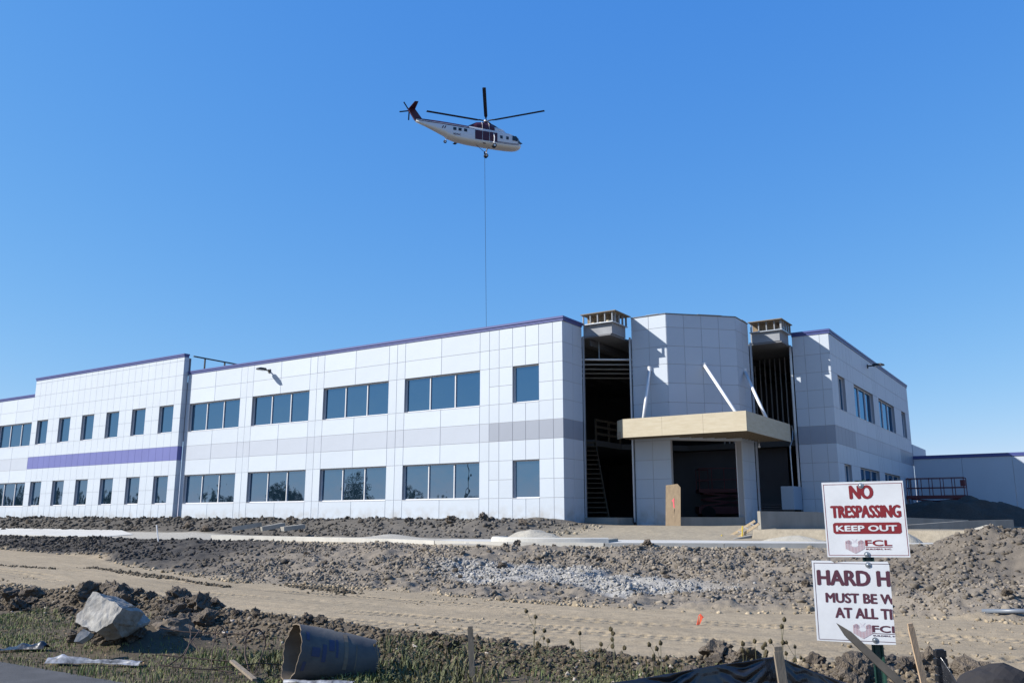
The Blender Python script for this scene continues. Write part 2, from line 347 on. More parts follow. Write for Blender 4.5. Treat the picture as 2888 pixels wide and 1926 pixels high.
class Frame:
    """wall plane: s runs along the wall, outward normal n; local mesh axes (s, out, z)"""
    def __init__(f, o, d): f.o = Vector((o[0], o[1], 0)); f.d = Vector((d[0], d[1], 0)).normalized(); f.n = Vector((f.d.y, -f.d.x, 0))
    def p(f, s, z, out=0): return f.o+f.d*s+f.n*out+Vector((0,0,z))
    def mat(f, s, z): 
        m = Matrix.Identity(4); m.col[0][:3] = f.d; m.col[1][:3] = -f.n; m.col[2][:3] = (0,0,1); m.col[3][:3] = f.p(s, z); return m
    def box(f, mb, s0, s1, z0, z1, d0, d1):          # d = depth behind the face
        vs = [f.p(s, z, -d) for z in (z0, z1) for (s, d) in ((s0,d0),(s1,d0),(s1,d1),(s0,d1))]
        mb.add(vs, [(0,3,2,1),(4,5,6,7),(0,1,5,4),(1,2,6,5),(2,3,7,6),(3,0,4,7)])
PANELS = []      # (area, frame, s0, s1, z0, z1, mat, wall)
GAP = .0085
def wall(frame, cols, rows, windows, matfn, label, depth=.30, rowfn=None):
    core = MB()
    def inwin(s, z): return any(a < s < b and c < z < e for a, b, c, e in windows)
    cells = []
    for a, b in zip(cols[:-1], cols[1:]):
        rr = rowfn((a+b)/2) if rowfn else rows
        for c, e in zip(rr[:-1], rr[1:]):
            if inwin((a+b)/2, (c+e)/2): continue
            frame.box(core, a+(.045 if a == cols[0] else 0), b-(.045 if b == cols[-1] else 0), c, e, .012, depth); cells.append((a, b, c, e))
    w = P('wall', core, M['joint'], office); w['label'] = label
    for a, b, c, e in cells:
        p = [to_px(frame.p(s, z)) for s, z in ((a,c),(b,c),(b,e),(a,e))]
        ar = .5*abs(sum(p[i][0]*p[(i+1) % 4][1]-p[(i+1) % 4][0]*p[i][1] for i in range(4)))
        if not any(-20 < q[0] < 2908 for q in p): ar = 0
        PANELS.append((ar, frame, a, b, c, e, matfn((a+b)/2, (c+e)/2), w))
    return w
GLASSD = .19
def window(frame, s0, s1, z0, z1, nl):
    f = MB(); t = .055
    frame.box(f, s0+.004, s0+t, z0+.004, z1-.004, GLASSD-.05, GLASSD+.03); frame.box(f, s1-t, s1-.004, z0+.004, z1-.004, GLASSD-.05, GLASSD+.03)
    frame.box(f, s0+t, s1-t, z0+.004, z0+t, GLASSD-.05, GLASSD+.03); frame.box(f, s0+t, s1-t, z1-t, z1-.004, GLASSD-.05, GLASSD+.03)
    frame.box(f, s0+.004, s1-.004, z0-.02, z0+.003, -.015, GLASSD-.052)          # sill flashing
    w = P('window', f, M['frame'], office)
    step = (s1-s0)/nl
    for i in range(nl):
        g = MB(); a = s0+i*step+(t if i == 0 else .031); b = s0+(i+1)*step-(t if i == nl-1 else .031)
        frame.box(g, a, b, z0+t, z1-t, GLASSD, GLASSD+.02); ta_, tb2 = random.uniform(-.004,.004), random.uniform(-.004,.004)
        g.v = [tuple(Vector(v)+frame.n*(ta_*((Vector(v)-frame.o).dot(frame.d)-(a+b)/2)+tb2*(v[2]-(z0+z1)/2))) for v in g.v]; P('pane', g, M['glass'], w)
        if i:
            m = MB(); frame.box(m, s0+i*step-.03, s0+i*step+.03, z0+t, z1-t, GLASSD-.06, GLASSD+.03); P('mullion', m, M['frame'], w)
def coping(frame, s0, s1, z, h=.22, name='coping'):
    c = MB(); frame.box(c, s0, s1, z-h, z-.10, -.035, .33); frame.box(c, s0-.02, s1+.02, z-.10, z, -.07, .36)
    return P(name, c, M['coping'], office)
ROW = [-.6,1.01,2.795,3.742,4.641,5.56,7.369,8.3,9.33]
ROWF = [-.6,1.01,1.89,2.795,3.742,4.641,5.56,6.46,7.369,8.3,9.33]
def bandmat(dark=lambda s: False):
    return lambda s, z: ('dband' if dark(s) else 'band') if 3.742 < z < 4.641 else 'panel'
# front of the left wing (plane Y = 0), s = X
FA = Frame((0,0), (1,0))
cols = [-28.36]+[-27.98]
wins = []
for k in (3,2,1,0):
    e = -4.81-6.08*k
    cols += [e-2.47, e]
    if k: cols += [e+.58, e+1.15]
    for z0, z1 in ((1.01,2.795),(5.56,7.369)): wins.append((e-4.93, e, z0, z1, 3))
cols += [-4.23,-3.64,-2.84,-2.09,-1.33,-.54,0]
cols = sorted(set(round(c, 3) for c in cols))
for z0, z1 in ((1.01,2.795),(5.56,7.369)): wins.append((-2.84,-1.33,z0,z1,1))
wall(FA, cols, ROW, [w[:4] for w in wins], bandmat(lambda s: s > -4.23), 'white panelled front wall of the left wing', rowfn=lambda s: ROWF if s > -4.23 else ROW)
for w in wins: window(FA, *w)
coping(FA, -28.3, .06, 9.55)
# far left section, same plane beyond the tall bay
wins = [(e-4.93, e, z0, z1, 3) for e in (-47.3,-53.4,-59.5) for z0, z1 in ((1.01,2.795),(5.56,7.369))]
cols = [-66,-64.43]+sum([[e-4.93, e-2.47, e] for e in (-59.5,-53.4,-47.3)], [])+[-46.62]
wall(FA, cols, ROW, [w[:4] for w in wins], bandmat(), 'far left stretch of white front wall beyond the tall bay')
for w in wins: window(FA, *w)
coping(FA, -66, -46.63, 9.55)
# tall projecting bay
FB = Frame((0,-.36), (1,0)); mod = 18.2/24
cols = [-46.6+mod*i for i in range(25)]
wins = [(cols[1+4*i]+.0, cols[3+4*i], z0, z1, 1) for i in range(6) for z0, z1 in ((1.01,2.795),(5.56,7.369))]
rowsB = [-.6,1.01,1.89,2.795,3.742,4.641,5.56,6.46,7.369,8.3,9.26,10.22,10.47]
wall(FB, cols, rowsB, [w[:4] for w in wins], lambda s, z: 'blue' if 3.742 < z < 4.641 else 'panel', 'tall projecting wall bay with violet blue stripe', depth=.36)
for w in wins: window(FB, *w)
coping(FB, -46.62, -28.38, 10.69)
FBr = Frame((-28.385,-.345), (0,1))
wall(FBr, [0,.34], rowsB, [], lambda s, z: 'blue' if 3.742 < z < 4.641 else 'panel', 'narrow right side of the tall bay', depth=.2)
r = MB(); r.box(-46.6,-28.6,.0,.30,9.33,10.47); P('parapet_back', r, M['mem'], office)
# steel frame of the unfinished parapet return
for nm, a, b in (('rail',(-28.45,.36,10.62),(-28.45,5.2,10.60)),('post',(-28.45,1.25,8.9),(-28.45,1.25,10.57)),('post',(-28.45,2.85,8.9),(-28.45,2.85,10.57)),('rail',(-28.45,1.29,9.86),(-28.45,2.81,9.86)),('post',(-28.45,5.15,8.9),(-28.45,5.15,10.55))):
    q = MB(); q.bar(a, b, .08, .08); P('parapet_'+nm, q, M['blackm'], office)
# return at the left wing's corner
FR = Frame((0,0), (0,1))
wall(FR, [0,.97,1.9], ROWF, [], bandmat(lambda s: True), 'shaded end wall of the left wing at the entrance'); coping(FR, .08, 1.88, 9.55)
# tower between the two glazed bays
TR = [-.5,1.01,1.9,2.8,3.72,4.6,5.52,6.45,7.38,8.27,9.2,9.86]
FT1 = Frame((1.9,3.56), (1,0)); FT2 = Frame((3.77,3.56), (1,1)); FT3 = Frame((6.36,6.15), (0,1)); LCH = 2.59*math.sqrt(2)
wall(FT1, [0,.95,1.87], TR, [], lambda s, z: 'panel', 'left face of the entrance tower')
wall(FT2, [LCH*i/4 for i in range(5)], TR[4:], [], lambda s, z: 'panel', 'slanting middle face of the entrance tower')
wall(FT3, [0,.93,1.87], TR, [], lambda s, z: 'panel', 'right face of the entrance tower')
for F_, L in ((FT1,1.87),(FT2,LCH),(FT3,1.87)):
    q = MB(); F_.box(q, 0, L, 9.862, 9.90, -.03, .33); P('roof_edge', q, M['mem'], office)
    q = MB(); F_.box(q, L*.45, L*.8, 9.901, 9.915, -.05, .2); P('membrane_scrap', q, M['panel'], office)
for F_, s in ((FT1,1.80),(FT3,.06)):
    q = MB(); F_.box(q, s-.03, s+.03, -.3, 3.72, .302, .34); P('door_jamb', q, M['steel'], office)
# right wing
FW = Frame((8.02,9.96), (1,0)); FS = Frame((9.88,9.96), (0,1))
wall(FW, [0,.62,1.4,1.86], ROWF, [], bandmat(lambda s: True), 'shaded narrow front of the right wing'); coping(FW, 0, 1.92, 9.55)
wins = [(a, b, z0, z1, nl) for a, b, nl in ((1.31,2.88,2),(5.0,10.1,3),(11.7,16.8,3),(19.43,20.98,2)) for z0, z1 in ((1.01,2.795),(5.56,7.369))]
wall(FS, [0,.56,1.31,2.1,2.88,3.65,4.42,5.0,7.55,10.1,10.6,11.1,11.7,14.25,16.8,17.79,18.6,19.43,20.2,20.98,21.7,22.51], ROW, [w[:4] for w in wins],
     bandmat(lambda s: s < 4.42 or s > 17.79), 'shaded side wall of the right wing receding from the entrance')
for w in wins: window(FS, *w)
coping(FS, .08, 22.5, 9.55)
FE = Frame((9.88,32.47), (-1,0)); wall(FE, [0,5], [4.0,9.33], [], lambda s, z: 'panel', 'rear wall of the right wing')
# the 300 largest panels are pieces of their own, the rest one joined part
PANELS.sort(key=lambda t: -t[0]); cache = {}
for (ar, F_, a, b, c, e, mt, w) in PANELS[:298]:
    key = (round(b-a, 3), round(e-c, 3), mt)
    if key not in cache:
        q = MB(); g = GAP
        x1, z1 = key[0]-g, key[1]-g; bv = .006
        vs = [(g,bv,g),(x1,bv,g),(x1,bv,z1),(g,bv,z1),(g+bv,0,g+bv),(x1-bv,0,g+bv),(x1-bv,0,z1-bv),(g+bv,0,z1-bv),(g,.05,g),(x1,.05,g),(x1,.05,z1),(g,.05,z1)]
        q.add(vs, [(4,5,6,7),(0,1,5,4),(1,2,6,5),(2,3,7,6),(3,0,4,7),(8,9,1,0),(9,10,2,1),(10,11,3,2),(11,8,0,3)])
        cache[key] = q.mesh('panel', M[mt])
    o = link('panel', cache[key], w); o.matrix_parent_inverse = world_inv(w); o.matrix_basis = F_.mat(a, c)
names = ['panel','band','dband','blue']; rest = MB()
for (ar, F_, a, b, c, e, mt, w) in PANELS[298:]:
    rest.cur = names.index(mt); F_.box(rest, a+GAP, b-GAP, c+GAP, e-GAP, 0, .05)
o = P('panel_field', rest, [M[k] for k in names], office); o['kind'] = 'stuff'
# glazed bays: boxed heads, jambs, plinths (bay 2 mirrors bay 1 across the entrance diagonal)
M['headgrey'] = material('bay_head_grey', (.30,.31,.33), .7, .3, var=.1, vscale=2)
mir = lambda x, y: (9.92-y, 9.92-x)
def mbox(mb, m, x0, x1, y0, y1, z0, z1):
    if m: (a, b), (c, d) = mir(x0, y0), mir(x1, y1); x0, x1, y0, y1 = min(a, c), max(a, c), min(b, d), max(b, d)
    mb.box(x0, x1, y0, y1, z0, z1)
for m in (0, 1):
    head = MB(); mbox(head, m, .30,1.60,2.04,3.2,8.89,9.41); mbox(head, m, .02,.30,2.05,3.2,8.89,9.40); mbox(head, m, .30,1.60,3.2,3.53,8.89,9.40)
    hb = P('bay_head', head, M['headgrey'], office)
    q = MB(); mbox(q, m, .04,1.74,1.86,3.54,9.412,9.455); P('plate', q, M['steel'], hb)
    q = MB(); mbox(q, m, .0,1.92,1.80,3.54,9.925,9.965); P('plywood_cap', q, M['stake'], hb)
    
    for t in np.linspace(.10,1.70,5):
        q = MB(); mbox(q, m, t-.025,t+.025,1.88,1.97,9.456,9.924); P('stud', q, M['headgrey'], hb)
    for t in np.linspace(2.25,3.45,4):
        q = MB(); mbox(q, m, 1.64,1.73,t-.025,t+.025,9.456,9.924); P('stud', q, M['headgrey'], hb)
    q = MB(); mbox(q, m, .1,1.3,2.34,2.36,9.456,9.92); P('sheathing', q, M['plyd'], hb)
    q = MB(); mbox(q, m, 1.3,1.32,2.38,3.5,9.456,9.92); P('sheathing', q, M['plyd'], hb)
    for t, h in ((.35,.10),(.75,.08),(1.25,.12)):
        q = MB(); mbox(q, m, t,t+.28,2.08,2.12,9.456,9.456+h); P('plywood_offcut', q, M['ply'], hb)
    for (x, y) in ((1.86,3.47),(.05,1.97)):
        q = MB(); mbox(q, m, x-.035,x+.035,y-.05,y+.05,-.1,8.885); P('bay_jamb', q, M['steel'], office)
    q = MB(); mbox(q, m, 0.02,1.75,1.86,2.1,-.5,.11); mbox(q, m, 1.5,1.75,2.1,3.55,-.5,.11); P('plinth', q, M['conc'], office)
q = MB(); q.prism([(3.80,3.62),(6.30,6.12),(6.10,6.32),(3.60,3.82)], -.5, .13); P('plinth', q, M['conc'], office)
# roof, floors and the dark inside
outline = [(-66,.28),(-.28,.28),(-.28,2.0),(1.55,2.0),(1.55,3.84),(3.65,3.84),(6.08,6.27),(6.08,8.35),(7.95,8.35),(7.95,10.2),(9.6,10.2),(9.6,32.2),(-66,32.2)]
q = MB(); q.prism(outline, 8.80, 8.88); P('roof_deck', q, M['mem'], office)
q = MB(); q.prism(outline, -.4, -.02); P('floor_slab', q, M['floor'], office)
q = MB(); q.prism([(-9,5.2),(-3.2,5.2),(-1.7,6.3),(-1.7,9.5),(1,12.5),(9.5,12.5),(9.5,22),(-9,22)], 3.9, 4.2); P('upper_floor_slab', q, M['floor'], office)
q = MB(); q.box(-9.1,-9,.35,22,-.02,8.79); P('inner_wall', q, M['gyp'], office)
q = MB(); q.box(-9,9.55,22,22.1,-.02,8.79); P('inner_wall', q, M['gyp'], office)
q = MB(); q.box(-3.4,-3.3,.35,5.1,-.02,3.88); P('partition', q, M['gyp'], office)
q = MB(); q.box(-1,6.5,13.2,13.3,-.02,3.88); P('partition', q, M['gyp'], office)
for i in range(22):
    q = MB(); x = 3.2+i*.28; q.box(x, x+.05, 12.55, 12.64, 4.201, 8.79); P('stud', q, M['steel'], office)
# site stair seen through the left bay
st = empty('timber_stair', (-1,4.6,0), 'temporary timber stair rising inside the open left bay', 'stair')
b0 = Vector((-.15,4.7,.0)); b1 = Vector((-1.72,6.3,4.2)); wdt = Vector((-1.35,-1.0,0)).normalized()*1.5
for k in range(17):
    t = (k+.5)/17; p = b0.lerp(b1, t); q = MB(); q.bar(p, p+wdt, .24, .045); P('tread', q, M['wooddark'], st)
for off in (Vector((0,0,0)), wdt):
    q = MB(); q.bar(b0+off+Vector((0,0,-.12)), b1+off+Vector((0,0,-.12)), .045, .26); P('stringer', q, M['wooddark'], st)
gr = empty('guard_rail', (-1.7,6.3,4.2), 'timber guard rail at the upper floor edge inside the left bay', 'railing')
for h in (.35,.72,1.08):
    q = MB(); q.bar((-1.66,6.35,4.2+h), (-1.66,9.4,4.2+h), .05, .12); P('rail', q, M['wooddark'], gr)
for y in (6.4,7.9,9.3):
    q = MB(); q.bar((-1.70,y,4.2), (-1.70,y,5.34), .09, .09); P('post', q, M['wooddark'], gr)
# sprinkler pipes and joists under the roof
for v in (1014,1028,1041,1053,1066):
    p = atZ(1660, v, 7.85); q = MB(); d = Vector((.82,.57,0))
    q.tube([p-d*.9, p+d*6.0], .05 if v == 1014 else .035, 8); P('ceiling_pipe', q, M['white'], office)  # white colour stands in for skylight falling on the pipes
p = atZ(1690, 1015, 7.85); q = MB(); q.tube([p, p+Vector((0,0,.93))], .018, 6); P('pipe_hanger', q, M['steel'], office)
for k in range(10):
    q = MB(); a = Vector((-6+k*1.25,4.2+.55*k if k > 5 else 2.3,8.6)); q.bar(a, a+Vector((0,12,0)), .06, .30); P('roof_joist', q, M['dark'], office)  # joists coloured dark to stand in for shade under the roof
# entrance canopy
can = MB(); can.prism([(2.2,1.93),(7.99,1.93),(7.99,8.42),(6.52,8.42),(6.52,6.0),(3.92,3.40),(1.75,3.40),(1.62,2.55)], 4.42, 4.5)
canopy = P('canopy', can, M['plyd'], office)
for i in range(3):
    a = 2.14+i*1.973; q = MB(); q.box(a+.004, a+1.969, 1.86, 1.885, 3.77, 4.64); P('plywood_sheet', q, M['ply'], canopy)
for i in range(3):
    a = 1.886+i*2.2; q = MB(); q.box(8.035, 8.06, a+.004, a+2.196, 3.77, 4.64); P('plywood_sheet', q, M['ply'], canopy)
q = MB(); q.bar((2.135,1.865,4.205), (1.56,2.46,4.205), .025, .87); P('plywood_sheet', q, M['ply'], canopy)
for k in range(9):
    y = 2.05+k*.42; x0 = max(1.75, 1.75 if y < 3.35 else y+.45); q = MB(); q.bar((x0,y,3.93), (8.02,y,3.93), .045, .24); P('joist', q, M['stake'], canopy)
for k in range(6):
    y = 5.83+k*.45; q = MB(); q.bar((6.5,y,3.93), (8.02,y,3.93), .045, .24); P('joist', q, M['stake'], canopy)
for a, b in (((2.86,3.52,7.21),(3.1,2.05,4.5)),((5.14,4.87,7.37),(7.62,1.96,4.52)),((6.40,7.04,7.27),(7.96,5.20,4.5))):
    q = MB(); q.tube([a, b], .075, 12); rod = P('strut', q, M['white'], office, smooth=True)
    a = Vector(a); q = MB(); q.tube([a+Vector((0,0,-.1)), a+Vector((0,0,.12))], .10, 10); P('bracket', q, M['white'], rod)
# warehouse behind on the right
wh = empty('warehouse', (14,32.5,-.3), 'low white warehouse wall with violet coping behind the right wing', 'warehouse')
FH = Frame((9.9,32.47), (1,0))
for i in range(8):
    q = MB(); FH.box(q, i*3.05+.008, (i+1)*3.05-.008, -.6, 4.22, 0, .25); P('wall_panel', q, M['panel'], wh)
q = MB(); FH.box(q, 0, 24.4, 4.221, 4.45, -.05, .3); P('coping', q, M['coping'], wh)
q = MB(); q.box(9.9,34.2,32.9,90,3.9,4.0); P('roof_deck', q, M['mem'], wh)
q = MB(); q.box(9.5,9.88,32.75,38.7,3.9,5.3); P('parapet', q, M['panel'], wh)
# wall lights
def wall_light(F_, s, z, label):
    base = F_.p(s, z, 0); e = link('wall_light', None, None, label, 'lamp', 'wall lights of the office building', None, base)
    def part(nm, mb, mt):
        o = mb.build(nm, mt, e); o.matrix_parent_inverse = world_inv(e); return o
    q = MB(); F_.box(q, s-.09, s+.09, z-.12, z+.10, -.05, -.001); part('wall_plate', q, M['blackm'])
    q = MB(); q.bar(F_.p(s, z, .05), F_.p(s, z+.02, .34), .06, .07); part('arm', q, M['blackm'])
    q = MB(); pts = [(.30,.10,.06),(.38,.17,.09),(.80,.19,.08),(.95,.12,.04)]
    vs = []
    for o_, w_, h_ in pts: vs += [F_.p(s-w_, z-.03, o_), F_.p(s+w_, z-.03, o_), F_.p(s+w_*.8, z-.03+h_*1.6, o_), F_.p(s-w_*.8, z-.03+h_*1.6, o_)]
    fs = [(0,1,2,3),(15,14,13,12)]+[(i*4+k, i*4+(k+1) % 4, i*4+4+(k+1) % 4, i*4+4+k) for i in range(3) for k in range(4)]
    q.add(vs, fs); h = part('lamp_head', q, M['blackm'])
    q = MB(); F_.box(q, s-.12, s+.12, z-.05, z-.032, -.86, -.42); part('lens', q, M['white'])
wall_light(FA, -20.49, 8.83, 'dark wall lamp sticking out of the sunlit front, casting a shadow on it')
wall_light(FS, 9.14, 8.96, 'dark wall lamp high on the shaded right side wall')
# ------------------------------------------------------------------ helicopter
hub = CAM + ray(1371, 343)*133.7
PSI = R(20.0); hfw = Vector((FWD.x, FWD.y, 0)).normalized()
hx = (RGT*math.cos(PSI)+hfw*math.sin(PSI)).normalized()             # nose
hy = Vector((0,0,1)).cross(hx)                                       # port
heli = empty('helicopter', hub, 'white and maroon heavy-lift helicopter hovering with a long cable below', 'helicopter')
heli.rotation_euler = (0, 0, math.atan2(hx.y, hx.x))
M['hgrey'] = material('helicopter_grey_white', (.74,.74,.74), .45, .4)
M['hcream'] = material('helicopter_cream', (.84,.77,.64), .5, .4)
M['maroon'] = material('helicopter_maroon', (.07,.014,.028), .4, .4)
M['hglass'] = material('helicopter_glass', (.02,.025,.03), .12, .6)
M['blade'] = material('rotor_blade', (.022,.024,.035), .5, .3)
M['tyre'] = material('tyre_rubber', (.02,.02,.022), .8)
def hp(name, mb, mat, parent=None, smooth=False, label=None): return mb.build(name, mat, parent or heli, smooth, label=label)
# local axes: x nose, y port (starboard is -y, facing the camera), z up, origin at the rotor hub
# stations: x, half width, z of belly, chine, window line, roof
ST = [(-11.2,.22,-1.95,-1.80,-1.55,-1.30),(-9.5,.38,-2.45,-2.2,-1.72,-1.27),(-8.0,.60,-2.95,-2.6,-1.85,-1.27),(-6.7,.80,-3.40,-3.0,-2.0,-1.30),(-6.2,.88,-3.75,-3.35,-2.05,-1.32),(-5.0,.98,-4.02,-3.65,-2.1,-1.36),
      (-3.0,1.05,-4.20,-3.80,-2.12,-1.42),(0,1.08,-4.25,-3.85,-2.12,-1.48),(2.2,1.08,-4.25,-3.85,-2.14,-1.55),(3.6,1.06,-4.22,-3.82,-2.2,-1.66),(4.5,1.0,-4.15,-3.75,-2.4,-1.95),(5.1,.86,-4.02,-3.62,-2.75,-2.45),(5.5,.58,-3.82,-3.5,-3.0,-2.85),(5.68,.20,-3.6,-3.4,-3.25,-3.18)]
def ring(x, w, zb, zc, zw, zt):
    half = [(0,zb),(.62,zb+.02),(.88,zb+(zc-zb)*.45),(1.0,zc),(1.0,(zc+zw)/2),(.97,zw),(.84,zw+(zt-zw)*.55),(.5,zt-(zt-zw)*.12),(0,zt)]
    pts = [(x,-w*a,z) for a, z in half]+[(x,w*a,z) for a, z in half[-2:0:-1]]
    return pts
nr = 16; fus = MB(); rings = [ring(*s_) for s_ in ST]; vs = [p for g in rings for p in g]; fs = []; ms = []
for i in range(len(ST)-1):
    for k in range(nr):
        fs.append((i*nr+k, (i+1)*nr+k, (i+1)*nr+(k+1) % nr, i*nr+(k+1) % nr))
        kk = k if k < 8 else 15-k; xm = (ST[i][0]+ST[i+1][0])/2
        m_ = 1 if kk <= 2 else 0
        if kk >= 5 and xm < -2.5: m_ = 2
        ms.append(m_)
fs += [tuple(range(nr)), tuple(range((len(ST)-1)*nr+nr-1, (len(ST)-1)*nr-1, -1))]; ms += [2, 0]
fus.add(vs, fs); fus.m = ms; fo = hp('fuselage', fus, [M['hgrey'], M['hcream'], M['maroon']], smooth=True)
def side_y(x, z):
    xs = [s_[0] for s_ in ST]; w = np.interp(x, xs, [s_[1] for s_ in ST]); zw = np.interp(x, xs, [s_[4] for s_ in ST]); zt = np.interp(x, xs, [s_[5] for s_ in ST])
    return w*(1.0 if z < zw else float(np.interp((z-zw)/(zt-zw), [0,.55,.88,1], [.97,.84,.5,0])))
def decal(name, poly, mat, sgn=-1, parent=None, off=.02, th=.012):
    """thin plate that follows the fuselage side"""
    mb = MB(); n_ = len(poly)
    a = [(x, sgn*(side_y(x, z)+off), z) for x, z in poly]; b = [(x, sgn*(side_y(x, z)+off-th), z) for x, z in poly]
    mb.add(a+b, [tuple(range(n_)), tuple(range(2*n_-1, n_-1, -1))]+[(i, (i+1) % n_, n_+(i+1) % n_, n_+i) for i in range(n_)])
    return hp(name, mb, mat, parent or fo)
def strip(name, line, h, mat, sgn=-1, off=.022):
    for (xa, za), (xb, zb) in zip(line[:-1], line[1:]):
        for t0 in np.arange(0, 1, .25):
            x0 = xa+(xb-xa)*t0; x1 = xa+(xb-xa)*(t0+.25); z0 = za+(zb-za)*t0; z1 = za+(zb-za)*(t0+.25)
            ln.append([(x0,z0),(x1,z1),(x1,z1+h),(x0,z0+h)])
    mb = MB()
    for poly in ln:
        mb.add([(x, sgn*(side_y(x, z)+off), z) for x, z in poly]+[(x, sgn*(side_y(x, z)+off-.015), z) for x, z in poly], [(0,1,2,3),(7,6,5,4),(0,1,5,4),(1,2,6,5),(2,3,7,6),(3,0,4,7)])
    return hp(name, mb, mat, fo)
for sg in (-1, 1):
    # maroon panels amidships with white edges
    for x0, x1 in ((-2.1,-.95),(-.88,.18),(.25,1.5)):
        z0 = -3.72
        for za, zb in ((z0,-2.95),(-2.95,-2.2)):
            decal('maroon_panel', [(x0,za),(x1,za),(x1,zb),(x0,zb)], M['maroon'], sg)
    ln = []; strip('stripe', [(-11.0,-1.62),(-8,-1.78),(-5,-1.93),(1.4,-2.04)], .07, M['white'], sg)
    ln = []; strip('stripe', [(-11.0,-1.73),(-8,-1.90),(-5,-2.05),(-2.2,-2.10)], .06, M['maroon'], sg)
    ln = []; strip('stripe', [(1.5,-3.62),(3.6,-3.60),(4.5,-3.52),(5.1,-3.42)], .07, M['maroon'], sg)
    ln = []; strip('stripe', [(1.5,-3.78),(3.6,-3.76),(4.5,-3.68),(5.1,-3.56)], .07, M['maroon'], sg)
    ln = []; strip('stripe', [(-2.1,-3.82),(1.5,-3.82)], .06, M['white'], sg, .026)
    for x in (-5.55,-4.75,-3.85): decal('cabin_window', [(x,-2.75),(x+.48,-2.75),(x+.48,-2.28),(x,-2.28)], M['hglass'], sg)
    for x in (-5.03,-4.2): decal('window_blind', [(x,-2.72),(x+.27,-2.72),(x+.27,-2.33),(x,-2.33)], M['white'], sg)
    for x in (1.95,2.95): decal('cabin_window', [(x,-3.0),(x+.42,-3.0),(x+.42,-2.5),(x,-2.5)], M['hglass'], sg)
    for x in (-7.3,-6.95): decal('louvre', [(x,-2.62),(x+.16,-2.62),(x+.34,-2.2),(x+.18,-2.2)], M['maroon'], sg)
    decal('cockpit_side_window', [(4.0,-3.0),(4.85,-3.0),(4.95,-2.72),(4.45,-2.2),(4.0,-2.2)], M['hglass'], sg, off=.10, th=.06)
    decal('nose_window', [(5.0,-3.28),(5.5,-3.28),(5.52,-3.05),(5.1,-2.72)], M['hglass'], sg, off=.12, th=.08)
ws = MB(); ws.add([(4.62,-.80,-2.02),(4.62,.80,-2.02),(5.20,.72,-2.52),(5.20,-.72,-2.52),(4.60,-.80,-2.06),(4.60,.80,-2.06),(5.17,.72,-2.56),(5.17,-.72,-2.56)], [(0,1,2,3),(7,6,5,4),(0,3,7,4),(1,5,6,2),(0,4,5,1),(3,2,6,7)]); hp('windscreen', ws, M['hglass'], fo)
# engine housing
eng = MB(); er = []
for x, w, z0, z1 in ((-2.9,.30,-1.6,-1.25),(-2.4,.55,-1.7,-.98),(-1.7,.80,-1.9,-.62),(-.8,.92,-1.95,-.48),(.5,.92,-1.95,-.50),(1.15,.85,-1.95,-.78)):
    er.append([(x,-w,z0),(x,-w*.92,z0+(z1-z0)*.6),(x,-w*.5,z1),(x,w*.5,z1),(x,w*.92,z0+(z1-z0)*.6),(x,w,z0)])
eng.add([p for g in er for p in g], [(i*6+k, i*6+6+k, i*6+7+k, i*6+k+1) for i in range(5) for k in range(5)]+[(0,1,2,3,4,5),(35,34,33,32,31,30)])
eo = hp('engine_housing', eng, M['maroon'])
itk = MB(); er = []
for x, w, z0, z1 in ((1.16,.80,-1.85,-.95),(2.0,.78,-1.85,-.98),(2.7,.70,-1.9,-1.15),(3.2,.45,-1.9,-1.5)):
    er.append([(x,-w,z0),(x,-w*.92,z0+(z1-z0)*.6),(x,-w*.5,z1),(x,w*.5,z1),(x,w*.92,z0+(z1-z0)*.6),(x,w,z0)])
itk.add([p for g in er for p in g], [(i*6+k, i*6+6+k, i*6+7+k, i*6+k+1) for i in range(3) for k in range(5)]+[(0,1,2,3,4,5),(23,22,21,20,19,18)]); hp('engine_intake', itk, M['hgrey'])
for x in (-.9,.22):
    q = MB(); q.bar((x,-.95,-1.9), (x,-.87,-.95), .06, .03, (1,0,0)); q.bar((x,-.87,-.95), (x,-.47,-.46), .06, .03, (1,0,0)); hp('panel_line', q, M['white'], eo)
q = MB(); q.tube([(0,0,-.6),(0,0,.12)], [.22,.16], 12); mast = hp('rotor_mast', q, M['blade'])
q = MB(); q.tube([(0,0,-.10),(0,0,.12)], [.42,.36], 14); hbo = hp('rotor_hub', q, M['white'])
# five main blades, one towards the viewer
tow = math.atan2(*(lambda v: (v.dot(hy), v.dot(hx)))((CAM-hub)*Vector((1,1,0))))
bl = MB(); nseg = 8; sec = [(.95,.10),(1.6,.26)]+[(1.6+7.85*t/6, .26) for t in range(1, 7)]
vs = []
for r_, c in sec:
    z = .02+.012*r_; 
    vs += [(r_,-c,z-.02),(r_,c*.8,z-.03),(r_,c,z+.0),(r_,c*.6,z+.05),(r_,-c*.4,z+.04)]
n_ = len(sec); bl.add(vs, [(i*5+k, i*5+5+k, i*5+5+(k+1) % 5, i*5+(k+1) % 5) for i in range(n_-1) for k in range(5)]+[(0,1,2,3,4), tuple((n_-1)*5+k for k in (4,3,2,1,0))])
bl.bar((.2,0,.05), (1.2,0,.09), .16, .14); bm = bl.mesh('rotor_blade', M['blade'])
tilt_m = Matrix.Rotation(R(-3.2), 4, Vector((-math.sin(tow), math.cos(tow), 0)))
for k in range(5): link('rotor_blade', bm, heli, rot=(tilt_m @ Matrix.Rotation(tow+R(72*k)+R(-2), 4, 'Z')).to_euler())
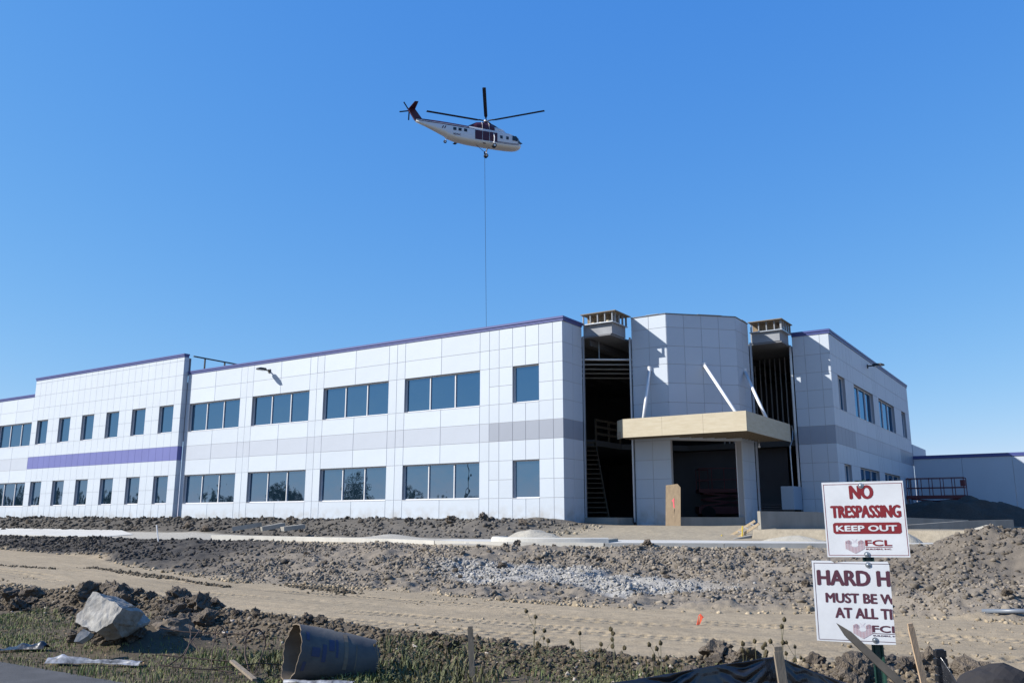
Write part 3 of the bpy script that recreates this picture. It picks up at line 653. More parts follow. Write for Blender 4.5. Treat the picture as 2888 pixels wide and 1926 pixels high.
# tail
tp = MB(); prof = [(-10.3,-1.28),(-11.35,-1.75),(-12.45,-.05),(-12.15,.22),(-11.35,.05)]
tp.add([(x,-.16,z) for x, z in prof]+[(x,.16,z) for x, z in prof], [(4,3,2,1,0),(5,6,7,8,9)]+[(i, (i+1) % 5, 5+(i+1) % 5, 5+i) for i in range(5)]); hp('tail_pylon', tp, M['maroon'])
q = MB(); q.add([(-11.35,-.1,.02),(-12.35,-.1,-.02),(-12.0,-2.65,.0),(-11.45,-2.65,.03),(-11.35,-.1,.10),(-12.35,-.1,.03),(-12.0,-2.65,.04),(-11.45,-2.65,.08)], [(0,1,2,3),(7,6,5,4),(0,4,5,1),(1,5,6,2),(2,6,7,3),(3,7,4,0)]); hp('stabiliser', q, M['maroon'])
q = MB(); q.tube([(-12.1,.16,-.02),(-12.1,.62,-.02)], .16, 10); tr = hp('tail_rotor_hub', q, M['blade'])
tb = MB(); tb.bar((.15,0,0), (1.55,0,0), .035, .20); tbm = tb.mesh('tail_rotor_blade', M['blade'])
for k in range(5): link('tail_rotor_blade', tbm, tr, loc=(-12.1,.58,-.02), rot=(0, R(72*k+20), 0))
# landing gear
def wheel(x, y, z, r_=.33, w=.22, nm='wheel'):
    q = MB(); pr = [(-w/2,r_*.55),(-w/2,r_*.9),(-w*.3,r_),(w*.3,r_),(w/2,r_*.9),(w/2,r_*.55)]; n2 = 18
    vs = [(x+rr*math.cos(2*math.pi*k/n2), y+yy, z+rr*math.sin(2*math.pi*k/n2)) for yy, rr in pr for k in range(n2)]
    q.add(vs, [(i*n2+k, i*n2+(k+1) % n2, (i+1)*n2+(k+1) % n2, (i+1)*n2+k) for i in range(5) for k in range(n2)]); o = hp(nm, q, M['tyre'])
    q = MB(); q.tube([(x,y-w*.42,z),(x,y+w*.42,z)], r_*.56, 14); hp('rim', q, M['hgrey'], o)
for sg in (-1, 1):
    for dy in (-.16, .16): wheel(.67, sg*2.0+dy, -4.8)
    q = MB(); q.tube([(.9,sg*1.05,-2.35),(.8,sg*1.75,-3.3),(.67,sg*2.0,-4.75)], .075, 8); q.tube([(.5,sg*1.0,-3.85),(.67,sg*2.0,-4.2)], .06, 8); hp('landing_strut', q, M['white'])
q = MB(); q.tube([(-6.3,0,-3.6),(-6.5,0,-4.3)], .06, 8); hp('tail_strut', q, M['white'])
wheel(-6.55,0,-4.42,.25,.18,'tail_wheel')
q = MB(); q.tube([(-1.6,0,-4.2),(-.8,0,-4.75),(-.2,0,-5.15)], .035, 6); q.tube([(.6,0,-4.2),(-.2,0,-5.15)], .035, 6); hp('hook_sling', q, M['blackm'])
q = MB(); q.tube([(-.2,0,-5.1),(-.2,0,-5.45)], .13, 8); hp('cargo_hook', q, M['blackm'])
q = MB(); q.box(-.75,-.35,-.95,-.90,-4.2,-4.0); hp('belly_marking', q, M['maroon'])
def text_mesh(body, bold=.0, sx=1.0, shear=0.0):
    c = bpy.data.curves.new('t', 'FONT'); c.body = body; c.size = 1; c.offset = bold; c.shear = shear; c.resolution_u = 3; c.fill_mode = 'FRONT'
    ob = bpy.data.objects.new('t', c); COL.objects.link(ob); dg = bpy.context.evaluated_depsgraph_get(); dg.update()
    me = ob.evaluated_get(dg).to_mesh(); v = [tuple(x.co) for x in me.vertices]; f = [tuple(p.vertices) for p in me.polygons]
    ob.evaluated_get(dg).to_mesh_clear(); bpy.data.objects.remove(ob); bpy.data.curves.remove(c)
    xs = [a[0] for a in v]; ys = [a[1] for a in v]; x0, x1, y0, y1 = min(xs), max(xs), min(ys), max(ys)
    return [((a[0]-x0)/(x1-x0), (a[1]-y0)/(y1-y0)) for a in v], f
tv, tf = text_mesh('N219AC', .02)
q = MB(); q.add([(-5.5+1.15*u, -(side_y(-5, -3.3)+.03), -3.52+.30*v) for u, v in tv], tf); hp('registration', q, M['maroon'], fo)
# long line
def hloc(x, y, z): return hub+hx*x+hy*y+Vector((0,0,z))
top = hloc(-.2,0,-5.45); bot = CAM+ray(1372, 965)*133.7
q = MB(); q.tube([top, top.lerp(bot,.5), bot], .026, 6); q.build('lifting_cable', M['blackm'], label='thin dark cable hanging straight down from the helicopter to behind the roof', cat='cable')
# ------------------------------------------------------------------ signs on their post
M['signw'] = material('sign_white', (.73,.735,.75), .4, .4, var=.06, vscale=5, detail=8, bump=.003, bscale=4)
M['sred'] = material('sign_dark_red', (.235,.022,.028), .45, .4)
M['smar'] = material('sign_faded_maroon', (.105,.036,.055), .45, .4)
M['spink'] = material('sign_pale_red', (.52,.34,.36), .45, .4)
M['sgrey'] = material('sign_pale_grey', (.66,.62,.66), .45, .4)
M['pgreen'] = material('green_post_paint', (.018,.06,.045), .4, .5, var=.3, vscale=20)
M['bolt'] = material('bolt_steel', (.5,.52,.54), .3, .5, .8)
SD = 7.4
def sign_basis(TLp, TRp, BLp, D0):
    tl = atD(*TLp, D0); 
    e = lambda p: (lambda d: d.z/math.hypot(d.x, d.y))(ray(*p))
    tr = atD(*TRp, D0*1.0); bl = atD(*BLp, D0)
    x = (tr-tl); w = x.length; x.normalize(); y = (tl-bl); h = y.length; y.normalize(); n = x.cross(y).normalized(); y = n.cross(x)
    return tl, bl, x, y, n, w, h
class Sign:
    def __init__(s, name, label, tl, tr, bl, D0, outline=None):
        s.tl, s.o, s.x, s.y, s.n, s.w, s.h = sign_basis(tl, tr, bl, D0)
        s.e = empty(name, s.o, label, 'sign'); s.clip = None
        s.outline = outline or [(0,0),(1,0),(1,1),(0,1)]
        mb = MB(); n_ = len(s.outline)
        mb.add([s.p(u, v, 0) for u, v in s.outline]+[s.p(u, v, -.004) for u, v in s.outline], [tuple(range(n_)), tuple(range(2*n_-1, n_-1, -1))]+[(i, n_+i, n_+(i+1) % n_, (i+1) % n_) for i in range(n_)])
        s.board = P('board', mb, M['signw'], s.e)
    def p(s, u, v, k=0): return s.o+s.x*(u*s.w)+s.y*(v*s.h)+s.n*k
    def flat(s, name, polys, mat, k=.0012, parent=None, stack=False):
        bm = bmesh.new()
        for ip, (vs, fs) in enumerate(polys):
            bv = [bm.verts.new((u, v, ip*.00012 if stack else 0)) for u, v in vs]
            for f in fs:
                try: bm.faces.new([bv[i] for i in f])
                except ValueError: pass
        if s.clip: bmesh.ops.bisect_plane(bm, geom=bm.verts[:]+bm.edges[:]+bm.faces[:], dist=1e-6, plane_co=s.clip[0], plane_no=s.clip[1], clear_outer=True)
        bm.verts.index_update(); mb = MB(); mb.add([s.p(v.co.x, v.co.y, k+v.co.z) for v in bm.verts], [tuple(v.index for v in f.verts) for f in bm.faces]); bm.free()
        return P(name, mb, mat, s.board)
    def text(s, body, u0, u1, v0, v1, mat, bold=.03, name='lettering', k=.0012, vdrop=0):
        tv, tf = text_mesh(body, 0.0); e_ = (v1-v0)*(bold+.022)
        for i_, (du, dv) in enumerate(((0,0),(e_,0),(-e_,0),(0,e_*.5),(0,-e_*.5),(e_*.7,e_*.4),(-e_*.7,-e_*.4))):
            o = s.flat(name, [([(u0+e_+(u1-u0-2*e_)*a+du, v0+e_*.5+(v1-v0-e_)*b+dv) for a, b in tv], tf)], mat, k+.00012*i_) if False else None
        polys = [([(u0+e_+(u1-u0-2*e_)*a+du, v0+e_*.5+(v1-v0-e_)*b+dv) for a, b in tv], tf) for du, dv in ((0,0),(e_,0),(-e_,0),(0,e_*.5),(0,-e_*.5),(e_*.7,e_*.4),(-e_*.7,-e_*.4))]
        return s.flat(name, polys, mat, k, stack=True)
    def quad(s, u0, u1, v0, v1): return ([(u0,v0),(u1,v0),(u1,v1),(u0,v1)], [(0,1,2,3)])
    def logo(s, cu, cv, w, h):
        L = lambda a, b: (cu+a*w, cv+b*h)
        polys = []; pale = []
        for i in range(18):                      # vertical strokes of the stacked drum emblem
            a = -.5+i/17.; top = .30-.10*math.cos(a*9); bottom = -.5+abs(a)*.62
            if abs(a) < .2: top = .02-.10*math.sqrt(max(0, 1-(a/.2)**2))
            wd = .013 if i % 3 else .022
            q = ([L(a-wd, bottom), L(a+wd, bottom), L(a+wd, top), L(a-wd, top)], [(0,1,2,3)])
            (polys if i % 2 else pale).append(q)
        chev = ([L(-.5,-.18), L(0,-.5), L(.5,-.18), L(.5,.16), L(.2,.10), L(.06,.32), L(.17,.46), L(.12,.47), L(0,.36), L(-.12,.47), L(-.17,.46), L(-.06,.32), L(-.2,.10), L(-.5,.16)], [tuple(range(14))])
        s.flat('emblem', [chev], M['sgrey'], .0011)
        s.flat('emblem_strokes', polys+pale, M['spink'], .0017)
        s.flat('emblem_drum_top', [([L(.2*math.cos(t), .07+.12*math.sin(t)) for t in np.linspace(0, 2*math.pi, 20)[:-1]], [tuple(range(19))])], M['signw'], .0023)
    def bolt(s, u, v):
        c = s.p(u, v, 0); mb = MB(); n_ = 14
        rings = [(.022,.001),(.022,.004),(.010,.0045),(.010,.010),(.006,.012)]
        vs = [c+(s.x*math.cos(2*math.pi*k/n_)+s.y*math.sin(2*math.pi*k/n_))*r_+s.n*h_ for r_, h_ in rings for k in range(n_)]
        mb.add(vs, [(i*n_+k, i*n_+(k+1) % n_, (i+1)*n_+(k+1) % n_, (i+1)*n_+k) for i in range(4) for k in range(n_)]+[tuple(4*n_+k for k in range(n_))]); P('bolt', mb, M['bolt'], s.e)
s1 = Sign('no_trespassing_sign', 'white sign with dark red NO TRESPASSING KEEP OUT lettering, upper on the green post', (2322.9,1360.6), (2552.5,1354.8), (2334,1570), SD)
fr = [s1.quad(.018,.985,.022,.028), s1.quad(.018,.985,.966,.972), s1.quad(.018,.024,.028,.966), s1.quad(.979,.985,.028,.966)]
s1.flat('border', fr, M['sred'])
s1.text('NO', .335,.635,.765,.955, M['sred'], .05); s1.text('TRESPASSING', .083,.945,.515,.685, M['sred'], .045)
ch = [(.10,.325),(.125,.305),(.905,.305),(.93,.325),(.93,.435),(.905,.455),(.125,.455),(.10,.435)]
s1.flat('red_bar', [(ch, [tuple(range(8))])], M['sred']); s1.text('KEEP OUT', .135,.88,.338,.418, M['signw'], .055, k=.0024)
s1.text('FCL', .475,.80,.145,.225, M['sred'], .05); s1.flat('underline', [s1.quad(.475,.80,.128,.135)], M['sred']); s1.text('BUILDERS, INC.', .48,.79,.095,.116, M['sred'], .03)
s1.logo(.35,.145,.22,.20); s1.bolt(.487,.945); s1.bolt(.487,.035)
ol = [(0,0),(.36,-.004),(.72,-.02),(1.0,-.01),(1.0,.96),(.985,1.0),(.42,.99),(.30,.972),(.26,1.0),(0,1.0)]
s2 = Sign('hard_hat_sign', 'torn white sign with maroon HARD H lettering, lower on the green post', (2288,1579.7), (2506,1583), (2304.3,1805), SD-.06, ol)
s2.clip = ((.998,0,0), (1,0,0))
s2.flat('border', [s2.quad(.025,1.0,.966,.972), s2.quad(.025,.031,.022,.966), s2.quad(.031,1.0,.016,.022)], M['smar'])
s2.text('HARD H', .055,1.0,.69,.885, M['smar'], .05); s2.text('MUST BE W', .15,1.045,.475,.60, M['smar'], .045); s2.text('AT ALL TIM', .26,1.115,.29,.42, M['smar'], .045)
s2.text('FCL', .72,1.06,.13,.215, M['smar'], .05); s2.flat('underline', [s2.quad(.72,1.06,.113,.12)], M['smar']); s2.text('BUILDERS, INC.', .725,1.06,.08,.10, M['smar'], .03)
s2.logo(.60,.145,.23,.20); s2.bolt(.735,.955); s2.bolt(.745,.035)
# green U-channel post
pt = s1.p(.487,1.02,-.006); pb = Vector((pt.x, pt.y, -1.75)); post = empty('sign_post', (pt.x, pt.y, -1.6), 'green metal channel post carrying the two white signs', 'post')
q = MB(); ax, an = s1.x, s1.n
prof = [(-.042,-.012),(-.030,-.012),(-.018,-.034),(.018,-.034),(.030,-.012),(.042,-.012),(.042,-.016),(.032,-.016),(.021,-.039),(-.021,-.039),(-.032,-.016),(-.042,-.016)]
tilt = Vector((.045,0,0))
lo = [pb+ax*a+an*b+tilt for a, b in prof]; hi = [Vector((pt.x, pt.y, pt.z))+ax*a+an*b for a, b in prof]
q.add(lo+hi, [(i, (i+1) % 12, 12+(i+1) % 12, 12+i) for i in range(12)]+[tuple(range(12,24))]); po = P('channel', q, M['pgreen'], post)
for k in range(20):
    t = .04+k*.047; c = pb.lerp(pt, t)+tilt*(1-t)-an*.0335; q = MB(); q.tube([c, c+an*.001], .006, 8); P('hole', q, M['bolt'] if k % 3 == 0 else M['blackm'], post)

# ------------------------------------------------------------------ stakes, silt fence, loose board
def stake(name, label, top, D, wid, th, lean, mat, zb=-1.75, group=None):
    t = atD(*top, D); b = Vector((t.x, t.y, zb))+RGT*lean; q = MB(); d = (t-b).normalized()
    q.bar(b, t-d*.03, wid, th, hfw); q.bar(t-d*.03, t, wid*.86, th*.8, hfw); e = empty(name, (b.x, b.y, -1.6), label, 'stake', group); P('shaft', q, M[mat], e); return t, e
stake('wooden_stake', 'weathered square stake standing alone in the rubble right of the cardboard tube', (1326,1765), 9.2, .056, .03, .035, 'stake')
stake('wooden_stake', 'pale thin wooden lath standing just right of the sign post', (2566,1757), 7.9, .046, .022, .14, 'stakep')
FT_, fs_ = stake('wooden_stake', 'grey stake holding up the black silt fence', (2192,1822), 6.70, .062, .034, .085, 'stake')
t2, e2 = stake('wooden_stake', 'stake wrapped in black plastic at the lower right', (2649,1829), 7.0, .060, .034, .03, 'blackm')
M['plastic'] = material('black_plastic_fabric', (.014,.015,.019), .24, .7, var=.25, vscale=4, bump=.012, bscale=8, stretch=(1,1,.4))
for k in range(9):
    q = MB(); c = t2+Vector((0,0,-.03-k*.055)); q.bar(c+Vector((0,0,-.02)), c+Vector((0,0,.022)), .072+.008*math.sin(k*2.1), .05, hfw); P('plastic_wrap', q, M['plastic'], e2)
def fence(name, label, tops, D, zb, seed, wr=.035):
    """sagging plastic sheet: tops are pixel anchors of the upper edge at distance D"""
    P0 = [atD(px, py, d) for px, py, d in tops]; nu, nv = 140, 60; L = [0]
    for a, b in zip(P0[:-1], P0[1:]): L.append(L[-1]+(b-a).length)
    vs = []
    for i in range(nu):
        s_ = L[-1]*i/(nu-1); p = Vector([np.interp(s_, L, [q[c] for q in P0]) for c in range(3)])
        for j in range(nv):
            t = j/(nv-1); z = p.z+(zb-p.z)*t
            fx = min(abs(s_-x) for x in L[1:-1]) if len(L) > 2 else s_
            ang = math.atan2(t*.8+.03, fx+.02); w = wr*(.55*math.sin(ang*17+3*float(fbm(np.array(s_*1.5), np.array(t*3.0), 1.0, 2, seed)))*min(1, fx*4)+.8*float(fbm(np.array(s_*2.0+t*3), np.array(t*7.0-s_), 1.4, 4, seed)))*(.75+.8*t)*min(1, .2+fx*3)
            vs.append(p*1+Vector((0,0,z-p.z))-hfw*(w+.10*t))
    q = MB(); q.add(vs, [(i*nv+j, (i+1)*nv+j, (i+1)*nv+j+1, i*nv+j+1) for i in range(nu-1) for j in range(nv-1)])
    o = q.build(name, M['plastic'], smooth=True, label=label, cat='fence')
    sm = o.modifiers.new('thick', 'SOLIDIFY'); sm.thickness = .004; return o
fence('silt_fence', 'sagging black plastic silt fence stretched from a grey stake', [(1560,1945,6.5),(1780,1917,6.6),(2000,1878,6.75),(2192,1849,6.87),(2290,1890,6.95),(2440,1945,7.0)], 6.8, -1.7, 3, .05)
fence('silt_fence', 'short torn end of black silt fence hanging from the wrapped stake', [(2652,1850,6.96),(2680,1890,6.9),(2712,1945,6.85)], 6.9, -1.7, 8)
M['darkwood'] = material('dark_brown_wood', (.045,.04,.034), .7, .3, var=.3, vscale=8)  # near-black brown with random variation in tone
a = atD(2358,1755,6.75); b = atD(2560,1945,6.5); q = MB(); d = (b-a).normalized()
q.bar(a+d*.11, b, .050, .020, hfw); q.add([a]+[a+d*.11+q2 for q2 in (lambda u, v: (-u-v, u-v, u+v, -u+v))(d.cross(hfw).normalized()*.025, hfw*.010)], [(0,2,1),(0,3,2),(0,4,3),(0,1,4)])
q.build('pointed_board', M['darkwood'], label='dark pointed board leaning diagonally across the lower sign', cat='board')

# ------------------------------------------------------------------ forming tube, concrete lumps, debris
M['tube'] = material('paper_tube_blue_grey', (.082,.083,.09), .8, .2, color2=(.165,.152,.135), vscale=3.0, detail=6, bump=.004, bscale=12)
M['tubeprint'] = material('faded_blue_print', (.06,.07,.125), .8)
M['tubein'] = material('paper_tube_inside', (.20,.16,.12), .85, .1, var=.2, vscale=5)
ta = atD(822,1830,9.4); ta.z = -1.31; tb_ = atD(1043,1835,9.66); tb_.z = -1.46
tube_e = empty('forming_tube', (ta.x, ta.y, -1.6), 'battered blue-grey cardboard forming tube lying in the grass', 'tube')
d = (tb_-ta).normalized(); u_ = d.cross(Vector((0,0,1))).normalized(); v_ = u_.cross(d)
def tring(t, k, n_, r0):
    a = 2*math.pi*k/n_; r_ = r0*.845*(1-.12*t)*(1+.035*math.sin(3*a+5*t)+.04*t*math.sin(2*a+1)); sq = 1-.10*t
    return ta.lerp(tb_, t)+u_*math.cos(a)*r_*.96+v_*math.sin(a)*r_*sq
n_ = 40; mt = 14; q = MB(); q2 = MB()
vs = [tring(t/(mt-1)+(.010*math.sin(k*.9)+.008*math.sin(k*2.3) if t in (0, mt-1) else 0), k, n_, .345) for t in range(mt) for k in range(n_)]
q.add(vs, [(i*n_+k, i*n_+(k+1) % n_, (i+1)*n_+(k+1) % n_, (i+1)*n_+k) for i in range(mt-1) for k in range(n_) if not (i in (6,7) and k in (9,10,11) )]); P('shell', q, M['tube'], tube_e, smooth=True)
vs = [tring(t/(mt-1)+(.010*math.sin(k*.9)+.008*math.sin(k*2.3) if t in (0, mt-1) else 0), k, n_, .330) for t in range(mt) for k in range(n_)]
q2.add(vs, [(i*n_+k, (i+1)*n_+k, (i+1)*n_+(k+1) % n_, i*n_+(k+1) % n_) for i in range(mt-1) for k in range(n_) if not (i in (6,7) and k in (9,10,11))])
nv = len(q2.v); q2.add([tring(.010*math.sin(k*.9)+.008*math.sin(k*2.3), k, n_, r0) for r0 in (.345,.330) for k in range(n_)], [(k, n_+k, n_+(k+1) % n_, (k+1) % n_) for k in range(n_)]); P('inner_face', q2, M['tubein'], tube_e, smooth=True)
def tpatch(name, t0, t1, a0, a1, mat, r0=.350):
    q = MB(); na = 8; nt_ = 4; vs = []
    for i in range(nt_):
        for j in range(na):
            t = t0+(t1-t0)*i/(nt_-1); a = a0+(a1-a0)*j/(na-1); k = a/(2*math.pi)*n_; vs.append(tring(t, k, n_, r0))
    q.add(vs, [(i*na+j, i*na+j+1, (i+1)*na+j+1, (i+1)*na+j) for i in range(nt_-1) for j in range(na-1)]); P(name, q, M[mat], tube_e)
for t0, t1, a0, a1 in ((.14,.24,.05,.35),(.27,.32,-.1,.5),(.35,.42,.3,.75),(.44,.47,.1,.8),(.06,.10,-.5,-.15),(.06,.10,.55,.9)): tpatch('print_patch', t0, t1, a0+0, a1+0, 'tubeprint')
tpatch('torn_layer', .55,.60,-.3,1.2,'tubein',.351); tpatch('torn_layer', .70,.715,-.3,.7,'tubein',.351)
# big broken concrete lump: sunlit top face, shaded lower face
def lump(name, label, cat, centre, scale, mat, seed, sub=3, rough=.14, squash=(1,1,.8), cuts=6, rotz=0, group=None, nd=True):
    rs = np.random.default_rng(seed); bm = bmesh.new(); bmesh.ops.create_icosphere(bm, subdivisions=sub, radius=1)
    planes = [(Vector(rs.normal(size=3)).normalized(), rs.uniform(.55,.85)) for _ in range(cuts)]
    for v in bm.verts:
        p = v.co.copy()
        for n3, dd in planes:
            e3 = p.dot(n3)-dd
            if e3 > 0: p -= n3*e3
        f3 = 1+rough*(float(vnoise(np.array(p.x*3+9), np.array(p.y*3+p.z*4+seed), seed))-.5)+rough*.5*(float(vnoise(np.array(p.x*9+p.z*5), np.array(p.y*9-p.z*7+seed), seed+3))-.5)
        v.co = Vector((p.x*squash[0], p.y*squash[1], p.z*squash[2]))*f3*scale
    me = bpy.data.meshes.new(name); bm.to_mesh(me); bm.free(); me.materials.append(mat)
    return link(name, me, None, label, cat, group, None, centre, (0,0,rotz)) if nd else me
M['lump'] = material('broken_concrete', (.42,.40,.365), .9, .2, color2=(.20,.185,.165), vscale=6, detail=8, bump=.02, bscale=9)
G = lambda x, y: float(ground_h(np.array(x), np.array(y), False))
rp = lambda a, b: (.2042*(1480+(a-1480)*.94), 1640+.2042*(760+(b-760)*.94))
front = [(1270,105),(1370,130),(1500,215),(1640,285),(1700,345),(1560,545),(1320,690),(1130,620),(1010,545),(1030,425),(1140,340),(1190,230)]
shade = [(1700,345),(1810,405),(1950,580),(1930,620),(1700,770),(1480,800),(1320,690),(1560,545)]
rk = empty('concrete_chunk', atZ(330,1800,-1.5), 'large pale broken concrete chunk lying tilted on the verge', 'rubble')
def facepts(pts, D, dn): return [atD(*rp(*p), D+dn(p)) for p in pts]
q = bmesh.new(); DR = 12.0
dn = lambda p: (p[1]-690)/690*-.42-(p[0]-1320)*.0007
fpts = facepts(front, DR, dn); bpts = [p+hfw*.45+RGT*.10+Vector((0,0,-.10)) for p in fpts]
spts = [fpts[4], *facepts([shade[1], shade[2], shade[3], shade[4], shade[5]], DR+.30, lambda p: (690-p[1])*.0006), fpts[6], fpts[5]]
q = MB(); nf = len(fpts); ns = len(spts)
q.add(fpts+bpts, [tuple(range(nf))]+[(i, nf+i, nf+(i+1) % nf, (i+1) % nf) for i in range(nf)]+[tuple(range(2*nf-1, nf-1, -1))])
sb = [p+hfw*.35 for p in spts]
q.add(spts+sb, [tuple(range(ns))]+[(i, ns+i, ns+(i+1) % ns, (i+1) % ns) for i in range(ns)])
me = q.mesh('chunk', M['lump']); bm = bmesh.new(); bm.from_mesh(me); bmesh.ops.triangulate(bm, faces=bm.faces[:]); bmesh.ops.subdivide_edges(bm, edges=bm.edges[:], cuts=7, use_grid_fill=True)
for v in bm.verts: 
    c = v.co; v.co += hfw*(.032*(float(fbm(np.array(c.x*1.0+c.y*.4), np.array(c.z*1.0), 6, 5, 5))))+Vector((0,0,.02*float(fbm(np.array(c.x), np.array(c.z+c.y), 16, 2, 9))))
bm.to_mesh(me); bm.free(); o = link('chunk', me, rk); o.matrix_parent_inverse = world_inv(rk)
c0 = atD(*rp(1110,735), 11.6); q = MB(); pts = facepts([(1130,640),(1235,690),(1190,745),(1060,830),(990,830),(1040,720)], 11.6, lambda p: (740-p[1])*.0008)
q.add(pts+[p+hfw*.10-Vector((0,0,.04)) for p in pts], [tuple(range(6))]+[(i, 6+i, 6+(i+1) % 6, (i+1) % 6) for i in range(6)]+[tuple(range(11,5,-1))]); q.build('concrete_shard', M['lump'], label='small flat concrete shard leaning below the large chunk', cat='rubble')
p = atZ(415,1815,-1.58); lump('earth_boulder', 'rounded dark earth lump right of the pale concrete chunk', 'clod', (p.x+.1, p.y+.25, -1.50), .30, M['bigclod'], 21, 4, .35, (1.25,.8,.72), 4, YAW)
p = atZ(520,1740,-1.5); lump('earth_boulder', 'smaller dark earth lump at the track edge behind the wire hoops', 'clod', (p.x, p.y, -1.5), .30, M['bigclod'], 24, 4, .35, (1.2,.8,.65), 4, YAW)
p = atD(2818,1905,8.6); lump('earth_boulder', 'big dark smooth lump at the lower right corner', 'clod', (p.x, p.y, -1.52), .40, material('black_lump', (.035,.033,.035), .9, .15, bump=.01, bscale=10), 31, 4, .12, (1.0,.8,.85), 0, YAW)
p = atD(2905,1920,8.8); lump('earth_boulder', 'dark lump cut by the right edge of the picture', 'clod', (p.x, p.y, -1.56), .26, M['bigclod'], 33, 4, .2, (1,.8,.8), 2, YAW)
p = atD(2455,1860,9.6); lump('earth_boulder', 'dark clod heap behind the foot of the sign post', 'clod', (p.x, p.y, -1.45), .26, M['bigclod'], 35, 4, .6, (1.5,.8,.75), 10, YAW)
# wire mesh remains
M['rust'] = material('rusty_wire', (.075,.05,.04), .8)
wm = empty('wire_mesh', atZ(650,1880,-1.6), 'tangled rusty wire hoops between the concrete chunk and the cardboard tube', 'wire')
zz = lambda x, y, D: atD(450+.268*x, 1660+.268*y, D)
def wire(pts, r_=.006): q = MB(); q.tube([zz(*p) for p in pts], r_, 5); P('wire', q, M['rust'], wm)
arc = lambda cx, cy, rx, ry, a0, a1, D: [(cx+rx*math.cos(t), cy-ry*math.sin(t), D) for t in np.linspace(R(a0), R(a1), 14)]
wire([(0,410,10.9),(250,450,10.8),(500,465,10.7),(720,470,10.6),(930,470,10.5)]); wire([(0,690,10.3),(300,725,10.2),(560,745,10.1),(800,765,10.0)]); wire([(0,800,10.0),(300,835,9.9),(600,850,9.9),(780,880,9.8)])
wire([(560,830,9.9),(800,810,9.9),(1050,780,10),(1320,800,10.2)]); wire([(90,810,10.1),(250,690,10.2),(330,560,10.4),(420,440,10.6)],.007)
wire(arc(1010,560,105,140,-10,190,10.2)+[(900,700,10.1),(945,860,9.9)], .009); wire([(1115,580,10.2),(1080,690,10.1),(1000,880,9.9)], .007)
wire([(545,830,9.9),(550,680,10.1),(580,520,10.2)]+arc(640,500,60,110,170,10,10.3)+[(715,560,10.3),(720,700,10.1),(690,820,10.0)], .006)
wire([(180,880,9.9),(300,620,10.2),(330,480,10.4),(310,370,10.5)], .006); wire([(320,490,10.4),(350,560,10.3),(400,640,10.2)])
q = MB(); q.bar(zz(760,735,10.0)+Vector((0,0,-.02)), zz(1000,955,9.3), .045, .025); q.build('broken_board', M['stake'], label='short broken pale board lying left of the cardboard tube', cat='board')
# crumpled plastic on the verge
M['wplastic'] = material('white_crumpled_plastic', (.45,.46,.50), .35, .5, color2=(.03,.03,.035), vscale=9, detail=3)
def sheet(name, label, px0, px1, D, wd, hgt, mat, seed):
    A = atZ(*px0, -1.57); B = atZ(*px1, -1.57); d = (B-A); L = d.length; d.normalize(); w = Vector((0,0,1)).cross(d); nu, nv = 46, 16; vs = []
    for i in range(nu):
        for j in range(nv):
            s_, t = i/(nu-1), j/(nv-1)-.5; p = A+d*(s_*L)+w*(t*wd*(.55+.45*math.sin(3.1*s_+seed))); n3 = float(fbm(np.array(s_*L*3.0), np.array(t*wd*4+seed), 1.1, 4, seed))
            vs.append((p.x, p.y, G(p.x, p.y)+.035+max(0, hgt*(.45+n3)*math.cos(math.pi*t))))
    q = MB(); q.add(vs, [(i*nv+j, (i+1)*nv+j, (i+1)*nv+j+1, i*nv+j+1) for i in range(nu-1) for j in range(nv-1)]); q.build(name, mat, smooth=True, label=label, cat='plastic')
sheet('plastic_sheet', 'crumpled white and black plastic sheet on the grass below the concrete chunk', (140,1864), (400,1870), 11, .30, .08, M['wplastic'], 3)
sheet('plastic_sheet', 'dark strip of plastic at the left edge of the picture', (-30,1830), (130,1836), 11.5, .20, .14, M['plastic'], 6)
sheet('plastic_sheet', 'white plastic scrap at the bottom edge under the cardboard tube', (800,1926), (1000,1934), 9.4, .12, .04, M['wplastic'], 12)
# survey markers and lying pipe
p = atZ(1970,1758,-1.62); z = G(p.x, p.y); e = empty('survey_flag', (p.x, p.y, z), 'small orange-red folded flag standing on the dirt track', 'flag')
q = MB(); q.bar((p.x,p.y,z), (p.x+.02,p.y+.01,z+.14), .012, .012); P('stake', q, M['stakep'], e)
q = MB(); c = Vector((p.x,p.y,z)); q.add([c+RGT*a+Vector((0,0,b))-hfw*g for a, b, g in ((-.03,.0,.01),(.02,.01,.01),(.06,.10,.03),(.085,.12,.02),(.04,.17,.0),(.01,.145,.0))]+[c+RGT*a+Vector((0,0,b))+hfw*.015 for a, b in ((-.03,.0),(.02,.01),(.06,.10),(.085,.12),(.04,.17),(.01,.145))], [(0,1,2,3,4,5),(11,10,9,8,7,6)]+[(i, 6+i, 6+(i+1) % 6, (i+1) % 6) for i in range(6)]); P('cloth', q, M['redflag'], e)
a = atZ(2762,1641,-1.05); b = atZ(2935,1672,-1.18); a.z = G(a.x,a.y)+.09; b.z = G(b.x,b.y)+.12; q = MB(); q.tube([a, b], .04, 12); q.build('grey_pipe', material('grey_conduit', (.15,.17,.20), .4, .5), smooth=True, label='grey plastic pipe lying on the bank at the right edge', cat='pipe')
a = atZ(447,1524,-.95); a.z = G(a.x, a.y)-.05; q = MB(); q.bar(a, a+Vector((-.18,-.05,.80)), .045, .035); q.build('marker_lath', M['white'], label='white marker lath standing in the dark bank on the left', cat='stake')
a = atZ(2262,1558,-.85); a.z = G(a.x, a.y)+.03; q = MB(); q.bar(a, a+RGT*.26+Vector((0,0,-.17)), .05, .03); q.build('wood_scrap', M['stakep'], label='pale wood scrap on the bank left of the upper sign', cat='board')
